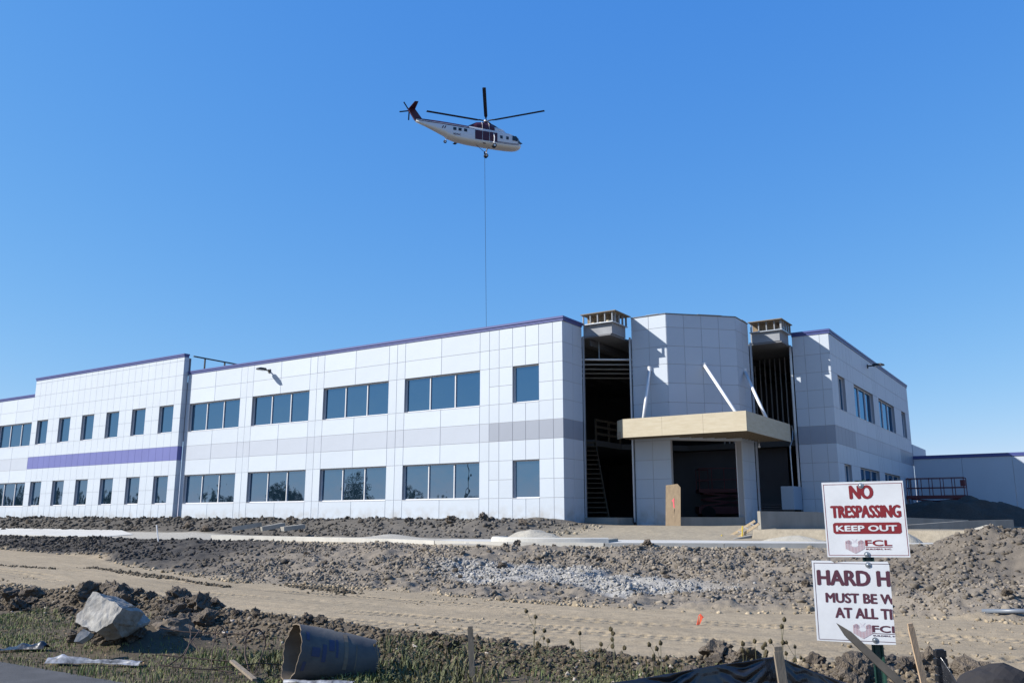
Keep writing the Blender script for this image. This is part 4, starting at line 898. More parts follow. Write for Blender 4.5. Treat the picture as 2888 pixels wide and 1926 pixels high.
# ------------------------------------------------------------------ middle ground
def ramp_wall(name, label, Y, prof, th, zb):
    """prof: list of (X, ztop)"""
    q = MB(); n_ = len(prof); vs = []
    for x, zt in prof: vs += [(x,Y,zb),(x,Y,zt),(x,Y+th,zt),(x,Y+th,zb)]
    q.add(vs, [(i*4+k, i*4+4+k, i*4+4+(k+1) % 4, i*4+(k+1) % 4) for i in range(n_-1) for k in range(4)]+[(3,2,1,0), tuple((n_-1)*4+k for k in range(4))]); q.build(name, M['conc'], label=label, cat='wall')
def lwall(label, P0, ang, top, zb):
    d2 = Vector((math.cos(ang), math.sin(ang), 0)); n2 = Vector((-d2.y, d2.x, 0)); P0 = Vector(P0); prof = []
    for u, v in top:
        r_ = ray(u, v); t = (P0-CAM).dot(n2)/r_.dot(n2); prof.append(CAM+r_*t)
    q = MB(); n_ = len(prof); vs = []
    for p_ in prof: vs += [(p_.x,p_.y,zb), tuple(p_), (p_.x+n2.x*.22,p_.y+n2.y*.22,p_.z), (p_.x+n2.x*.22,p_.y+n2.y*.22,zb)]
    q.add(vs, [(i*4+k, i*4+4+k, i*4+4+(k+1) % 4, i*4+(k+1) % 4) for i in range(n_-1) for k in range(4)]+[(3,2,1,0), tuple((n_-1)*4+k for k in range(4))]); q.build('retaining_wall', M['conc'], label=label, cat='wall')
lwall('grey cast concrete wall with sunlit end beside the entrance, behind the upper sign', (9.0,0,0), R(50), [(2144,1441),(2300,1443),(2561,1459),(2731,1465.5)], -.75)
lwall('lower sloping concrete wall in front of the other, rising to the right', (9.0,-3,0), R(50), [(2070,1519),(2129,1507.5),(2295,1493),(2561,1480),(2722,1468.5),(2858,1465)], -.95)
#ramp_wall('retaining_wall', 'grey cast concrete wall with sunlit end beside the entrance, behind the upper sign', 0.0, [(9.03,.35),(11.2,.30),(14.4,.08),(16.6,-.02)], .22, -.75)
#ramp_wall('retaining_wall', 'lower sloping concrete wall in front of the other, rising to the right', -3.0, [(8.9,-.66),(9.7,-.53),(11.85,-.34),(14.9,-.17),(16.6,-.03),(18.0,.01)], .2, -.95)
# timber form of the unfinished steps
sf = empty('stair_form', (8.8,-2,-.7), 'sloping timber formwork of unfinished steps left of the concrete wall', 'formwork')
for (x0, z0, x1, z1, y) in ((8.22,-.66,9.32,-.03,-1.6),(8.72,-.72,9.66,-.13,-2.2)):
    q = MB(); q.bar((x0,y,z0), (x1,y,z1), .05, .09); P('form_board', q, M['wood'], sf)
for k in range(4):
    t = .15+k*.23; q = MB(); q.bar((8.22+1.1*t,-1.62,-.66+.63*t), (8.72+.94*t,-2.18,-.72+.59*t), .04, .03); P('tie', q, M['steel'], sf)
for x, y, z0, h in ((8.16,-2.2,-.75,.20),(9.02,-2.3,-.62,.40)):
    q = MB(); q.bar((x,y,z0), (x+.03,y,z0+h), .06, .03); q.build('yellow_stake', M['yellow'], label='short yellow stake at the lower end of the timber formwork' if x < 8.5 else 'taller yellow stake in the middle of the timber formwork', cat='stake')
# heaps
def heap(name, label, cat, c, rx, ry, h, mat, seed, rough=.35, rot=0, col=None, n_=34):
    u = np.linspace(-1.25,1.25,n_); U, V = np.meshgrid(u, u); rr = np.sqrt(U*U+V*V); prof = np.clip(1-rr**1.35, 0, 1)
    X = c[0]+(U*rx*math.cos(rot)-V*ry*math.sin(rot)); Y = c[1]+(U*rx*math.sin(rot)+V*ry*math.cos(rot))
    Z = prof*h*(1+rough*fbm(X, Y, 1.3/max(rx, .3), 4, seed))+prof**.5*rough*h*.35*fbm(X, Y, 5/max(rx, .3), 3, seed+2)-.05*(prof <= 0)
    me = grid_mesh(name, X-c[0], Y-c[1], Z, (np.ones(X.shape+(3,))*np.array(col)) if col is not None else None, mat)
    return link(name, me, None, label, cat, None, None, (c[0], c[1], c[2]))
M['sand'] = material('pale_sand', (.40,.37,.31), .95, .1, var=.12, vscale=5, bump=.02, bscale=14)
p = atZ(1530,1512,-.62); heap('sand_heap', 'small pale sand heap inside the curved kerb island', 'heap', (3.9,-8.9,-.72), 1.3, .9, .42, M['sand'], 2)
heap('sand_heap', 'pale sand heap against the low wall, right of the upper sign', 'heap', (14.85,-4.6,-.72), .75, .6, .50, M['sand'], 5)
heap('sand_heap', 'larger white sand heap at the right edge behind the bank', 'heap', (17.5,-5.6,-.66), 1.2, .8, .5, M['sand'], 7)
heap('sand_heap', 'low pale heap beside the foot of the low concrete wall', 'heap', (11.6,-4.5,-.74), 1.3, .6, .22, M['sand'], 9)
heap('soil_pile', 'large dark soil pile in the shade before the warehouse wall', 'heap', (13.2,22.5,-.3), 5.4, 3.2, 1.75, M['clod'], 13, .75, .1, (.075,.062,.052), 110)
# curved kerb island
isl = empty('kerb_island', (5,-9,-.7), 'pale curved kerb island on the new lot before the entrance', 'kerb')
path = [(3.4,-9.9),(3.7,-10.9),(4.5,-11.5),(5.6,-11.55),(6.8,-11.1),(7.6,-10.5)]
P3 = []
for i in range(41):
    t = i/40*(len(path)-1); k = min(int(t), len(path)-2); f = t-k
    p0, p1, p2, p3 = path[max(k-1, 0)], path[k], path[k+1], path[min(k+2, len(path)-1)]
    P3.append(tuple(.5*((2*p1[c])+(-p0[c]+p2[c])*f+(2*p0[c]-5*p1[c]+4*p2[c]-p3[c])*f*f+(-p0[c]+3*p1[c]-3*p2[c]+p3[c])*f**3) for c in range(2)))
q = MB(); pr = [(-.16,-.72),(-.13,-.56),(-.09,-.53),(.10,-.53),(.13,-.72)]; vs = []
for i, (x, y) in enumerate(P3):
    a = P3[max(i-1, 0)]; b = P3[min(i+1, 40)]; d = Vector((b[0]-a[0], b[1]-a[1], 0)).normalized(); n3 = Vector((d.y,-d.x,0))
    vs += [(x+n3.x*-o_, y+n3.y*-o_, z) for o_, z in pr]
q.add(vs, [(i*5+k, i*5+5+k, i*5+5+(k+1) % 5, i*5+(k+1) % 5) for i in range(40) for k in range(5)]+[(0,1,2,3,4),(204,203,202,201,200)]); P('kerb', q, M['kerb'], isl, smooth=False)
q = MB(); q.prism([(3.5,-9.9),(3.9,-10.8),(4.6,-11.3),(5.6,-11.35),(6.7,-10.95),(7.4,-10.4),(6.8,-8.2),(4.4,-8.0)], -.72, -.60); P('fill', q, M['sand'], isl)
# stacked concrete planks
for k, (u0, v0, u1, v1, lab) in enumerate(((655,1488,738,1478,'long grey concrete plank leaning on the soil, left of three'),(735,1489,800,1479,'middle concrete plank propped on the dug soil'),(795,1492,855,1486,'short low concrete plank at the right end of the group'))):
    a = atZ(u0, 1499, -.55); b = atY(u1, v1, a.y+1.0); a.z = -.42; b.z = max(b.z, -.30); q = MB(); q.bar(a, b, .5, .20); q.build('concrete_plank', M['conc'], label=lab, cat='plank', group='concrete planks dumped before the left wing')
# plywood leaning at the entrance
q = MB(); pl = [(3.98,1.55),(4.55,1.60),(4.70,1.44),(4.78,-.28),(4.06,-.28)]
q.add([(x, 2.0+.20*(z+.3), z) for x, z in pl]+[(x, 2.02+.20*(z+.3), z) for x, z in pl], [tuple(range(5)),(9,8,7,6,5)]+[(i, 5+i, 5+(i+1) % 5, (i+1) % 5) for i in range(5)])
ps = empty('plywood_board', (4.4,2.1,-.28), 'brown plywood board with clipped corner and pink ribbon standing at the entrance', 'board'); P('sheet', q, M['plyd'], ps)
q = MB(); q.add([(x, 1.99+.20*(z+.3), z) for x, z in ((4.30,.86),(4.36,.90),(4.42,.98),(4.43,.72),(4.46,.52),(4.41,.55),(4.38,.74),(4.36,.82))], [(0,1,3,7),(1,2,3),(7,3,4,5),(7,5,6)]); P('ribbon', q, M['pink'], ps)
q = MB(); q.bar((4.41,2.06,-.27), (4.43,2.13,.5), .02, .012); P('lath', q, M['stakep'], ps)
# cabinet and conduit in the right bay
ub = empty('utility_cabinet', (8.5,8.9,0), 'grey-blue utility cabinet under a conduit in the right bay', 'cabinet')
q = MB(); q.box(7.45,8.05,8.35,9.85,.50,1.62); P('cabinet_body', q, M['bluebox'], ub)
q = MB(); q.box(7.5,8.0,8.4,8.5,.1,.5); q.box(7.5,8.0,9.7,9.8,.1,.5); P('cabinet_legs', q, M['blackm'], ub)
pc = [atX(*p_, 7.75) for p_ in ((2233,1200),(2236,1214),(2235,1240),(2228,1258),(2229,1280),(2236,1370))]
q = MB(); q.tube(pc, .035, 8); P('conduit', q, M['steel'], ub)
# bulb hanging under the canopy
p = atX(2141,1257,7.0); q = MB(); q.tube([p+Vector((0,0,.12)), p+Vector((0,0,.03)), p+Vector((0,0,-.05)), p+Vector((0,0,-.09))], [.02,.03,.07,.03], 8); q.tube([p+Vector((0,0,.12)), p+Vector((0,0,.55))], .006, 5); q.build('hanging_bulb', M['white'], label='small white work bulb hanging at the right edge of the canopy', cat='lamp')
# scissor lift
def lift(loc, rz, label):
    e = empty('scissor_lift', loc, label, 'lift', rot=(0,0,rz)); L, Wd = 3.4, 1.5
    def pp(nm, mb, mt, par=None): return mb.build(nm, mt, par or e)
    q = MB(); q.box(-.1,L+.1,-.05,Wd+.05,.35,.75); pp('chassis', q, M['orange'])
    for x in (.4, L-.4):
        for y in (-.12, Wd+.12):
            q = MB(); q.tube([(x,y-.12,.38),(x,y+.12,.38)], .38, 16); pp('wheel', q, M['tyre'])
    for k in range(2):
        for a, b in (((.2,.80+k*.35),(L-.2,1.15+k*.35)),((L-.2,.80+k*.35),(.2,1.15+k*.35))):
            for y in (.15, Wd-.15): q = MB(); q.bar((a[0],y,a[1]), (b[0],y,b[1]), .06, .1); pp('scissor_arm', q, M['orange'])
    q = MB(); q.box(-.05,L+.05,0,Wd,1.52,1.72); pl_ = pp('platform', q, M['orange'])
    for z in (2.22, 2.84):
        for y in (.03, Wd-.03): q = MB(); q.bar((0,y,z), (L,y,z), .045, .045); pp('guard_rail', q, M['orange'], pl_)
        for x in (.0, L): q = MB(); q.bar((x,.03,z), (x,Wd-.03,z), .045, .045); pp('guard_rail', q, M['orange'], pl_)
    for x in np.linspace(0, L, 6):
        for y in (.03, Wd-.03): q = MB(); q.bar((x,y,1.72), (x,y,2.84), .045, .045); pp('guard_post', q, M['orange'], pl_)
    q = MB(); q.box(L-.25,L+.02,.5,1.0,2.3,2.7); pp('control_box', q, M['orange'], pl_)
lift((9.98,28.2,-.14), 0, 'red scissor lift parked in the shade before the warehouse wall')
lift((2.0,11.6,-.02), .5, 'dark red scissor lift standing inside the entrance opening')
bst = empty('board_stack', (6.2,10.2,0), 'low stack of building boards inside the entrance opening', 'boards')
for k in range(7):
    q = MB(); a = k*.12; q.box(5.0-.05*(k % 2),7.4,9.6,10.8,a,a+.07); P('board', q, M['gyp'], bst)

# ------------------------------------------------------------------ clods and gravel
def ico(sub):
    bm = bmesh.new(); bmesh.ops.create_icosphere(bm, subdivisions=sub, radius=1); v = np.array([x.co[:] for x in bm.verts]); f = np.array([[w.index for w in p.verts] for p in bm.faces]); bm.free(); return v, f
def rock_variants(sub, n, rough):
    v, f = ico(sub); outl = []
    for k in range(n):
        rs = np.random.default_rng(100+k); p = v*(1+rough*rs.normal(size=(len(v), 1)))
        for _ in range(4):
            nn = rs.normal(size=3); nn /= np.linalg.norm(nn); dd = rs.uniform(.45,.8); e = np.maximum(0, p@nn-dd); p = p-e[:, None]*nn
        outl.append(p*np.array([1, rs.uniform(.7,1), rs.uniform(.55,.9)]))
    return outl, f
def scatter(name, X, Y, size, col, sub, label, cat, sink=.25, parent=None, seed=1, kind='stuff'):
    rs = np.random.default_rng(seed); var, f = rock_variants(sub, 8, .30 if sub == 1 else .17); N = len(X); Z = ground_h(X, Y, False); ch = rs.integers(0, 8, N)
    q = rs.normal(size=(N, 4)); q /= np.linalg.norm(q, axis=1, keepdims=True); w, x, y, z = q.T
    Rm = np.stack([1-2*(y*y+z*z), 2*(x*y-w*z), 2*(x*z+w*y), 2*(x*y+w*z), 1-2*(x*x+z*z), 2*(y*z-w*x), 2*(x*z-w*y), 2*(y*z+w*x), 1-2*(x*x+y*y)], -1).reshape(N, 3, 3)
    VV = np.stack(var)[ch]                                                  # N, nv, 3
    P_ = np.einsum('nij,nvj->nvi', Rm, VV)*size[:, None, None]; P_[..., 2] *= .85
    P_ += np.stack([X, Y, Z+size*.12], -1)[:, None, :]
    nv = VV.shape[1]; F = (f[None]+(np.arange(N)*nv)[:, None, None]).reshape(-1, 3); me = bpy.data.meshes.new(name); me.vertices.add(N*nv); me.vertices.foreach_set('co', P_.reshape(-1).astype(np.float32))
    me.loops.add(len(F)*3); me.polygons.add(len(F)); me.loops.foreach_set('vertex_index', F.reshape(-1).astype(np.int32)); me.polygons.foreach_set('loop_start', np.arange(0, len(F)*3, 3, dtype=np.int32)); me.update()
    a = me.color_attributes.new('Col', 'FLOAT_COLOR', 'POINT'); cc = np.ones((N, nv, 4), np.float32); cc[..., :3] = (col*rs.uniform(.5,1.35,(N,1)))[:, None, :]; a.data.foreach_set('color', cc.reshape(-1)); me.materials.append(M['clod'])
    return link(name, me, None, label, cat, None, kind)
rs = np.random.default_rng(5)
def in_cam(X, Y, m=60):
    d0 = X-CAM.x; d1 = Y-CAM.y; w = d0*hfw.x+d1*hfw.y; u = (d0*RGT.x+d1*RGT.y)/np.maximum(w, .1)*FPX*.98; return (w > 3) & (np.abs(u) < 1500+m)
def bank_pts(N, x0, x1, rs):
    X = rs.uniform(x0, x1, N); t = rs.uniform(-.06, 1, N); yt = toe_y(X); yc = curb_y(X)-.35; Y = yt+(yc-yt)*t; k = in_cam(X, Y); 
    k &= ~((t < .08) & (rs.uniform(size=N) < .5)); k &= rs.uniform(size=N) < .15+.85*sstep(-.3, .3, fbm(X, Y, .9, 3, 55)); return X[k], Y[k]
lg = lambda n, lo, hi, p=2.2: lo+(hi-lo)*rs.uniform(0, 1, n)**p
X, Y = bank_pts(85000, -3, 24, rs); sz = lg(len(X), .008, .07, 3.4); scatter('bank_clods', X, Y, sz, ground_color(X, Y)*1.08, 1, 'loose brown clods and stones covering the bank', 'clods', seed=2)
X, Y = bank_pts(5000, -6, 24, rs); sz = lg(len(X), .03, .12, 3.2); scatter('bank_lumps', X, Y, sz, ground_color(X, Y), 2, 'larger earth lumps strewn over the bank', 'clods', seed=3)
X, Y = bank_pts(15000, -60, -3, rs); sz = lg(len(X), .03, .15, 2.0)*np.interp(X, [-60,-25,-3], [1.3,1.1,.7]); scatter('dark_bank_clods', X, Y, sz, ground_color(X, Y), 1, 'dark clods covering the left part of the bank', 'clods', seed=4)
n_ = 14000; X = rs.uniform(2.5,15,n_); Y = rs.uniform(-18.6,-13.2,n_); g = 1-((X-8.6-(Y+16.2)*1.2)/5.4)**2-((Y+15.9-.13*(8.6-X))/1.35)**2+rs.normal(0,.25,n_); k = g > .1; X, Y = X[k], Y[k]; scatter('white_gravel', X, Y, lg(len(X), .012, .045), np.ones((len(X),3))*np.array([.27,.258,.238]), 1, 'patch of whitish crushed stone on the bank', 'gravel', seed=6)
n_ = 15000; X = rs.uniform(1,26,n_); wy = np.interp(X, [0,6,9.5,12,16,18,24], [-25.2,-25.1,-25.6,-25.7,-25.6,-25.2,-24.6]); Y = wy+rs.normal(-.2,.5,n_); Y = np.where(Y > wy+.55, wy+.3, Y); k = in_cam(X, Y); X, Y = X[k], Y[k]
scatter('rubble_row', X, Y, lg(len(X), .012, .06, 2.2), np.where((rs.uniform(size=len(X)) < .03)[:, None], np.array([.30,.26,.22]), ground_color(X, Y)*1.1), 1, 'row of small rubble between the track and the verge', 'rubble', seed=7)
n_ = 5200; X = rs.uniform(-60,2.5,n_); Y = rs.uniform(-6.8,-.5,n_); k = (Y > np.interp(X, [-60,-16,0], [-3.4,-4.4,-6.2])); X, Y = X[k], Y[k]; scatter('wall_foot_clods', X, Y, lg(len(X), .05, .17)*np.interp(X, [-60,0], [1.4,.9]), ground_color(X, Y), 1, 'dark dug soil clods along the foot of the front wall', 'clods', seed=8)
n_ = 2200; X = rs.uniform(-6,24,n_); Y = rs.uniform(-24.4,-19,n_); k = in_cam(X, Y) & (fbm(X, Y, .35, 2, 66) > .12); X, Y = X[k], Y[k]; scatter('track_crumbs', X, Y, lg(len(X), .012, .04), ground_color(X, Y)*.9, 1, 'scattered crumbs of soil on the dirt track', 'clods', seed=9)
for u0, v0, u1, v1, w_, nn in ((250,1598,470,1628,.25,420),(440,1620,640,1652,.12,200),(820,1645,990,1668,.35,420),(-40,1592,150,1604,.2,200)):
    A = atZ(u0, v0, -1.58); B = atZ(u1, v1, -1.58); t = rs.uniform(0,1,nn); X = A.x+(B.x-A.x)*t+rs.normal(0,w_,nn); Y = A.y+(B.y-A.y)*t+rs.normal(0,w_*.5,nn); scatter('churned_soil', X, Y, lg(nn, .015, .07), np.ones((nn,3))*np.array([.11,.09,.065]), 1, 'strip of churned darker soil on the dirt track', 'clods', seed=20+nn)
# individual clods: one mesh per kind, copied
lumps = [lump('earth_clod', None, None, None, 1.0, M['bigclod'], 50+k, 4, .6, (1,.85,.7), 11, nd=False) for k in range(5)]
spots = []
for k in range(76):
    x = rs.uniform(4, 25) if k < 40 else (rs.uniform(3.5,9.2) if k < 58 else rs.uniform(16.5,20)); spots.append((x, np.interp(x, [0,6,9.5,12,16,18,24], [-25.2,-25.1,-25.6,-25.7,-25.6,-25.2,-24.6])+rs.normal(-.1,.35), (lg(1, .07, .16)[0] if k < 40 else lg(1, .10, .27, 1.5)[0]), 0))
for k in range(34):
    x = rs.uniform(2.5, 9.6); spots.append((x, -25.9+rs.normal(0,.45), lg(1, .10, .30, 1.6)[0], 0))
for k in range(40):
    x = rs.uniform(-2, 22); yt = toe_y(x); yc = curb_y(x)-.5; spots.append((x, yt+(yc-yt)*rs.uniform(.05,1), lg(1, .08, .17)[0], 1))
for k in range(26):
    x = rs.uniform(-50, 1); spots.append((x, rs.uniform(-4.5,-1.8), lg(1, .16, .36)[0], 2))
for u in (215,262,300,345,388,232,280,330):
    pq = atZ(u, 1806+rs.uniform(-10,14), -1.55); spots.append((pq.x, pq.y, rs.uniform(.10,.19), 0))
lab = ('lumpy earth clod in the rubble row along the near edge of the dirt track','brown earth clod lying on the clod bank below the kerb','dark soil lump at the foot of the long white front wall')
grp = ('clods along the near edge of the track','clods on the bank','soil lumps along the front wall')
for x, y, s_, g in spots:
    if not bool(in_cam(np.array(x), np.array(y), 0)): continue
    o = link('earth_clod', lumps[int(rs.integers(5))], None, lab[g], 'clod', grp[g], None, (x, y, G(x, y)+s_*.28), (rs.uniform(-.4,.4), rs.uniform(-.4,.4), rs.uniform(0,6.3))); o.scale = (s_,)*3

# ------------------------------------------------------------------ grass, weeds, litter
def leaf_mat(name, c1, c2):
    m = material(name, c1, .7, .2, color2=c2, vscale=2.5); return m
M['grass'] = leaf_mat('grass_blades', (.11,.165,.045), (.21,.20,.085)); M['weed'] = leaf_mat('weed_leaf', (.075,.095,.042), (.15,.135,.065)); M['seed'] = material('dry_seed_head', (.085,.068,.035), .9); M['stem'] = material('dry_stem', (.15,.14,.075), .9)
def blades(name, X, Y, h, label, seed, lean=.8, wd=.004, mat='grass'):
    r2 = np.random.default_rng(seed); N = len(X); Z = ground_h(X, Y, False); a = r2.uniform(0, 6.28, N); dx, dy = np.cos(a), np.sin(a); l = r2.uniform(.1, lean, N)*h; w = wd*r2.uniform(.6,1.5,N)
    b0 = np.stack([X-dy*w, Y+dx*w, Z-.01], -1); b1 = np.stack([X+dy*w, Y-dx*w, Z-.01], -1); m0 = np.stack([X-dy*w*.8+dx*l*.35, Y+dx*w*.8+dy*l*.35, Z+h*.6], -1); m1 = np.stack([X+dy*w*.8+dx*l*.35, Y-dx*w*.8+dy*l*.35, Z+h*.6], -1); tp_ = np.stack([X+dx*l, Y+dy*l, Z+h*.9], -1)
    V = np.stack([b0,b1,m0,m1,tp_], 1).reshape(-1, 3); o = (np.arange(N)*5)[:, None]; F = np.concatenate([o+[0,1,3], o+[0,3,2], o+[2,3,4]], 1).reshape(-1, 3)
    me = bpy.data.meshes.new(name); me.vertices.add(len(V)); me.vertices.foreach_set('co', V.reshape(-1).astype(np.float32)); me.loops.add(len(F)*3); me.polygons.add(len(F)); me.loops.foreach_set('vertex_index', F.reshape(-1).astype(np.int32)); me.polygons.foreach_set('loop_start', np.arange(0, len(F)*3, 3, dtype=np.int32)); me.update(); me.materials.append(M[mat])
    return link(name, me, None, label, 'grass', None, 'stuff')
n_ = 42000; X = rs.uniform(4,22,n_); Y = rs.uniform(-29.2,-26.0,n_); dens = fbm(X, Y, .8, 3, 90)+.25-.9*np.abs((Y+28.3)/2.0)**2*.5; k = in_cam(X, Y) & (dens+rs.normal(0,.15,n_) > .0); X, Y = X[k], Y[k]
blades('verge_grass', X, Y, rs.uniform(.015,.06,len(X))*(1+1.2*(vnoise(X*2, Y*2, 71) > .72)), 'short green grass on the verge beside the road', 3)
n_ = 5000; X = rs.uniform(11.5,18,n_); Y = rs.uniform(-28.0,-25.9,n_); k = in_cam(X, Y) & (fbm(X, Y, 1.1, 3, 95) > -.05); X, Y = X[k], Y[k]
blades('verge_weeds', X, Y, rs.uniform(.03,.14,len(X)), 'ragged low weeds growing in front of the rubble row', 4, 1.0, .009, 'weed')
n_ = 2600; X = rs.uniform(5,20,n_); Y = rs.uniform(-29.1,-26,n_); k = in_cam(X, Y); X, Y = X[k], Y[k]; Z = ground_h(X, Y, False)+.012
q = MB()
for x, y, z in zip(X, Y, Z):
    a = random.uniform(0, 6.28); s_ = random.uniform(.012,.028); t = random.uniform(-.012,.02); c, d = math.cos(a)*s_, math.sin(a)*s_; q.add([(x-c,y-d,z),(x+d*.5,y-c*.5,z+abs(t)),(x+c,y+d,z+t*.5+.006),(x-d*.5,y+c*.5,z)], [(0,1,2,3)])
q.build('leaf_litter', material('fallen_leaves', (.30,.22,.13), .8, .2, color2=(.20,.13,.07), vscale=9), label='small dry fallen leaves scattered over the verge', cat='leaves', kind='stuff')
n_ = 16000; X = rs.uniform(11.5,18.5,n_); Y = rs.uniform(-28.2,-25.7,n_); k = in_cam(X, Y) & (fbm(X, Y, 1.0, 3, 97)+.35*sstep(12.5,14.5,X) > .1); X, Y = X[k], Y[k]; Z = ground_h(X, Y, False)+rs.uniform(0,.13,len(X))**1.3
a = rs.uniform(0, 6.28, len(X)); s_ = rs.uniform(.008,.024,len(X)); tl_ = rs.uniform(-.5,.5,len(X)); dx, dy = np.cos(a)*s_, np.sin(a)*s_
Vq = np.stack([np.stack([X-dx, Y-dy, Z], -1), np.stack([X+dy*.55, Y-dx*.55, Z+s_*tl_], -1), np.stack([X+dx, Y+dy, Z+s_*.5], -1), np.stack([X-dy*.55, Y+dx*.55, Z-s_*tl_], -1)], 1).reshape(-1, 3)
me = bpy.data.meshes.new('ground_cover'); me.from_pydata(Vq.tolist(), [], (np.arange(len(X))[:, None]*4+np.arange(4)).tolist()); me.materials.append(M['weed']); link('ground_cover', me, None, 'tangled small green weed leaves along the front of the rubble row', 'weeds', None, 'stuff')
def weed(seed):
    r2 = random.Random(seed); e = bpy.data.objects.new('dry_weed', None); H_ = r2.uniform(.75,1.0); stem = MB(); heads = []
    top = Vector((r2.uniform(-.1,.1), r2.uniform(-.05,.05), H_)); stem.tube([(0,0,-.05), top*.5+Vector((r2.uniform(-.03,.03),0,0)), top], [.006,.005,.003], 5); heads.append(top)
    for k in range(r2.randint(3,5)):
        t = r2.uniform(.35,.85); b = top*t; a = r2.uniform(0, 6.28); p = b+Vector((math.cos(a)*.14, math.sin(a)*.14, r2.uniform(.12,.24)*1.0)); stem.tube([b, (b+p)/2+Vector((0,0,-.015)), p], [.004,.003,.0025], 4); heads.append(p)
    leaves = MB()
    for k in range(26):
        t = r2.uniform(.03,.6); b = top*t; a = r2.uniform(0, 6.28); l = r2.uniform(.04,.12)*(1.1-t); d = Vector((math.cos(a), math.sin(a), r2.uniform(-.2,.5)))*l; n3 = Vector((-d.y, d.x, 0)).normalized()*l*.16; leaves.add([b, b+d*.5+n3, b+d, b+d*.5-n3], [(0,1,2,3)])
    return stem.mesh('stem', M['stem']), [h for h in heads], leaves.mesh('leaves', M['weed'])
hm = bpy.data.meshes.new('seed_head'); bm = bmesh.new(); bmesh.ops.create_icosphere(bm, subdivisions=2, radius=.024)
for v in bm.verts: v.co *= 1+.25*random.uniform(-1, 1); v.co.z *= 1.25
bm.to_mesh(hm); bm.free(); hm.materials.append(M['seed'])
wv = [weed(k) for k in range(5)]
wp = [(1500,1752,8.6),(1530,1780,8.2),(1640,1800,8.0),(1690,1812,7.8),(1712,1795,7.9),(1735,1800,7.7),(1865,1785,7.9),(1520,1812,8.5),(2090,1790,7.8),(2150,1805,7.9),(2200,1778,8.2),(2215,1818,8.0),(2130,1830,7.6),(1780,1835,7.6),(1840,1838,7.7),(2240,1835,8.1),(1075,1795,9.0),(1092,1790,9.1)]
for i, (u, v, D) in enumerate(wp):
    st_, hd, lf = wv[i % 5]; t = atD(u, v, D); base_z = G(t.x, t.y); hh = max(.25, (t.z-base_z)); e = link('dry_weed', None, None, 'thin dry weed with dark seed heads standing before the dirt track', 'weed', 'dry weeds along the verge', None, (t.x, t.y, base_z), (0,0,random.uniform(0,6.28))); e.scale = (hh/.9,)*3
    link('stem', st_, e); link('leaves', lf, e)
    for h in hd: link('seed_head', hm, e, loc=h)

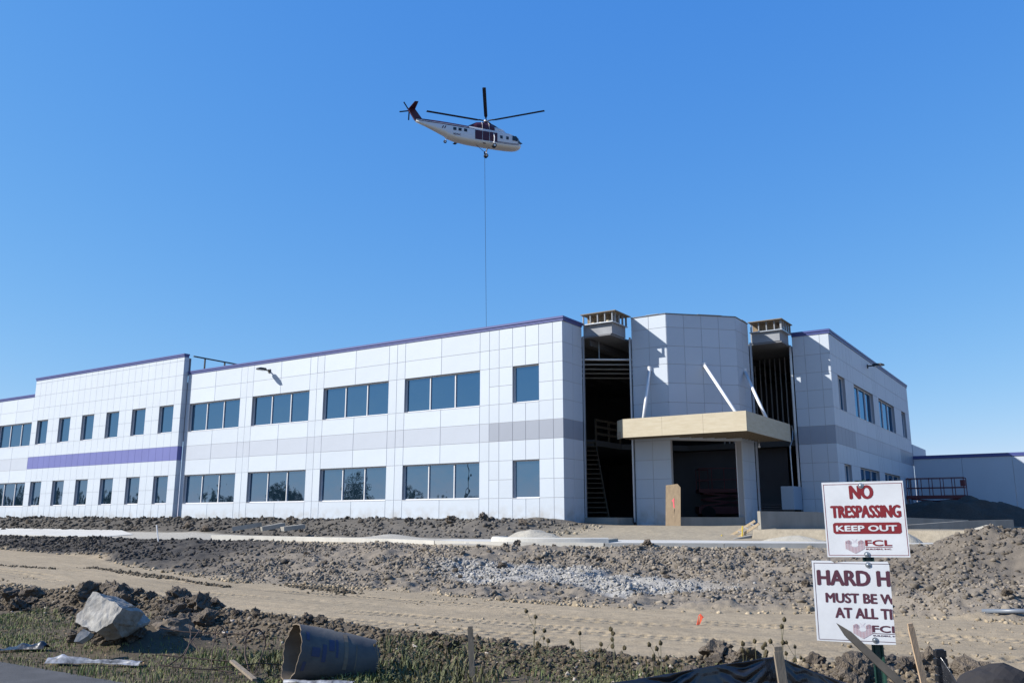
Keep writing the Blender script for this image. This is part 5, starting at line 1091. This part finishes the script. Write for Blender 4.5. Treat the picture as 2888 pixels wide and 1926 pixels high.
# ------------------------------------------------------------------ trees and pole across the road (mirrored in the lower windows)
M['leaf'] = material('tree_leaf', (.05,.075,.028), .8, .15, color2=(.085,.10,.035), vscale=.6); M['bark'] = material('tree_bark', (.09,.07,.055), .95, .1, var=.2, vscale=4)
def tree_meshes(seed, H_, W_, n_leaf, bare=0.):
    r2 = np.random.default_rng(seed); tr = MB(); tr.tube([(0,0,-.3),(.1,0,H_*.3),(.0,.15,H_*.62),(.1,.1,H_*.92)], [.22,.17,.11,.03], 8); cl = []
    for k in range(16):
        a = r2.uniform(0, 6.28); z0 = H_*r2.uniform(.22,.7); l = W_*r2.uniform(.45,1.0)*(1.15-z0/H_); p = (math.cos(a)*l, math.sin(a)*l, z0+l*r2.uniform(.35,.8)); tr.tube([(0,.05,z0),(p[0]*.5,p[1]*.5,z0+(p[2]-z0)*.6),p], [.07,.05,.015], 5); cl.append((p, W_*r2.uniform(.28,.5)))
    cl.append(((0,0,H_*.9), W_*.4))
    V = []; F = []
    for p, r_ in cl:
        m = int(n_leaf/len(cl)*(1-bare)); q3 = r2.normal(size=(m, 3)); q3 /= np.linalg.norm(q3, axis=1, keepdims=True); c = np.array(p)+q3*r_*r2.uniform(.3,1.05,(m,1))*np.array([1,1,.8])
        a = r2.normal(size=(m,3)); a /= np.linalg.norm(a, axis=1, keepdims=True); b = np.cross(a, r2.normal(size=(m,3))); b /= np.linalg.norm(b, axis=1, keepdims=True); s_ = r2.uniform(.09,.2,(m,1))
        o = len(V)*0+sum(len(x) for x in V); V.append(np.stack([c-a*s_, c-b*s_*.6, c+a*s_, c+b*s_*.6], 1).reshape(-1, 3)); F.append((np.arange(m)*4)[:, None]+o+np.arange(4))
    V = np.concatenate(V); F = np.concatenate(F); me = bpy.data.meshes.new('crown'); me.from_pydata(V.tolist(), [], F.tolist()); me.materials.append(M['leaf']); return tr.mesh('trunk', M['bark']), me
tk = [tree_meshes(k, 9.0, 3.2, 5200, .0 if k < 2 else .6) for k in range(3)]
tl = [(608,1362,62,0,1.0,'rounded leafy tree across the road mirrored in the first lower triple window'),(650,1392,60,1,.75,'low leafy tree across the road mirrored right of the rounded one'),(790,1356,62,1,1.05,'dense tree across the road mirrored in the second lower triple window'),(830,1392,66,0,.7,'smaller tree across the road mirrored right of the dense one'),
      (1000,1326,60,2,1.45,'tall sparse tree across the road mirrored in the third lower triple window'),(960,1390,64,0,.7,'bushy tree mirrored at the foot of the sparse tree'),(1050,1398,62,1,.6,'low bush tree mirrored right of the sparse tree'),(1150,1372,58,0,.8,'leafy tree mirrored at the left end of the fourth lower triple window'),(1240,1400,70,1,.7,'distant low tree mirrored in the middle of the fourth lower triple window'),(1335,1395,60,2,.7,'thin tree mirrored beside the pole in the fourth lower window'),
      (420,1372,64,1,1.0,'broad tree mirrored in the lower windows of the tall bay, right part'),(330,1368,66,0,1.05,'broad tree mirrored in the middle lower windows of the tall bay'),(240,1368,66,1,1.1,'broad tree mirrored left of the middle of the tall bay'),(150,1362,66,0,1.2,'tall tree mirrored in the left lower windows of the tall bay'),(60,1362,70,1,1.2,'tall tree mirrored at the far left lower windows'),(-30,1362,70,0,1.2,'tall tree mirrored beyond the left edge of the wall')]
for u, v, Yv, k, sc, lb in tl:
    p = atY(u, v, Yv); hgt = max(3.0, p.z+1.6); e = link('tree', None, None, lb, 'tree', None, None, (p.x, -Yv, -1.7), (0,0,random.uniform(0,6.28))); s_ = hgt/9.3; e.scale = (s_*1.0, s_*1.0, s_)
    link('trunk', tk[k][0], e); link('crown', tk[k][1], e)
p = atY(1321,1300,56); q = MB(); q.tube([(p.x,-56,-1.7),(p.x,-56,p.z+2)], [.16,.11], 10); q.bar((p.x-1.0,-56,p.z+1.3), (p.x+1.0,-56,p.z+1.3), .1, .12); q.build('utility_pole', M['bark'], label='timber utility pole across the road mirrored in the fourth lower window', cat='pole')
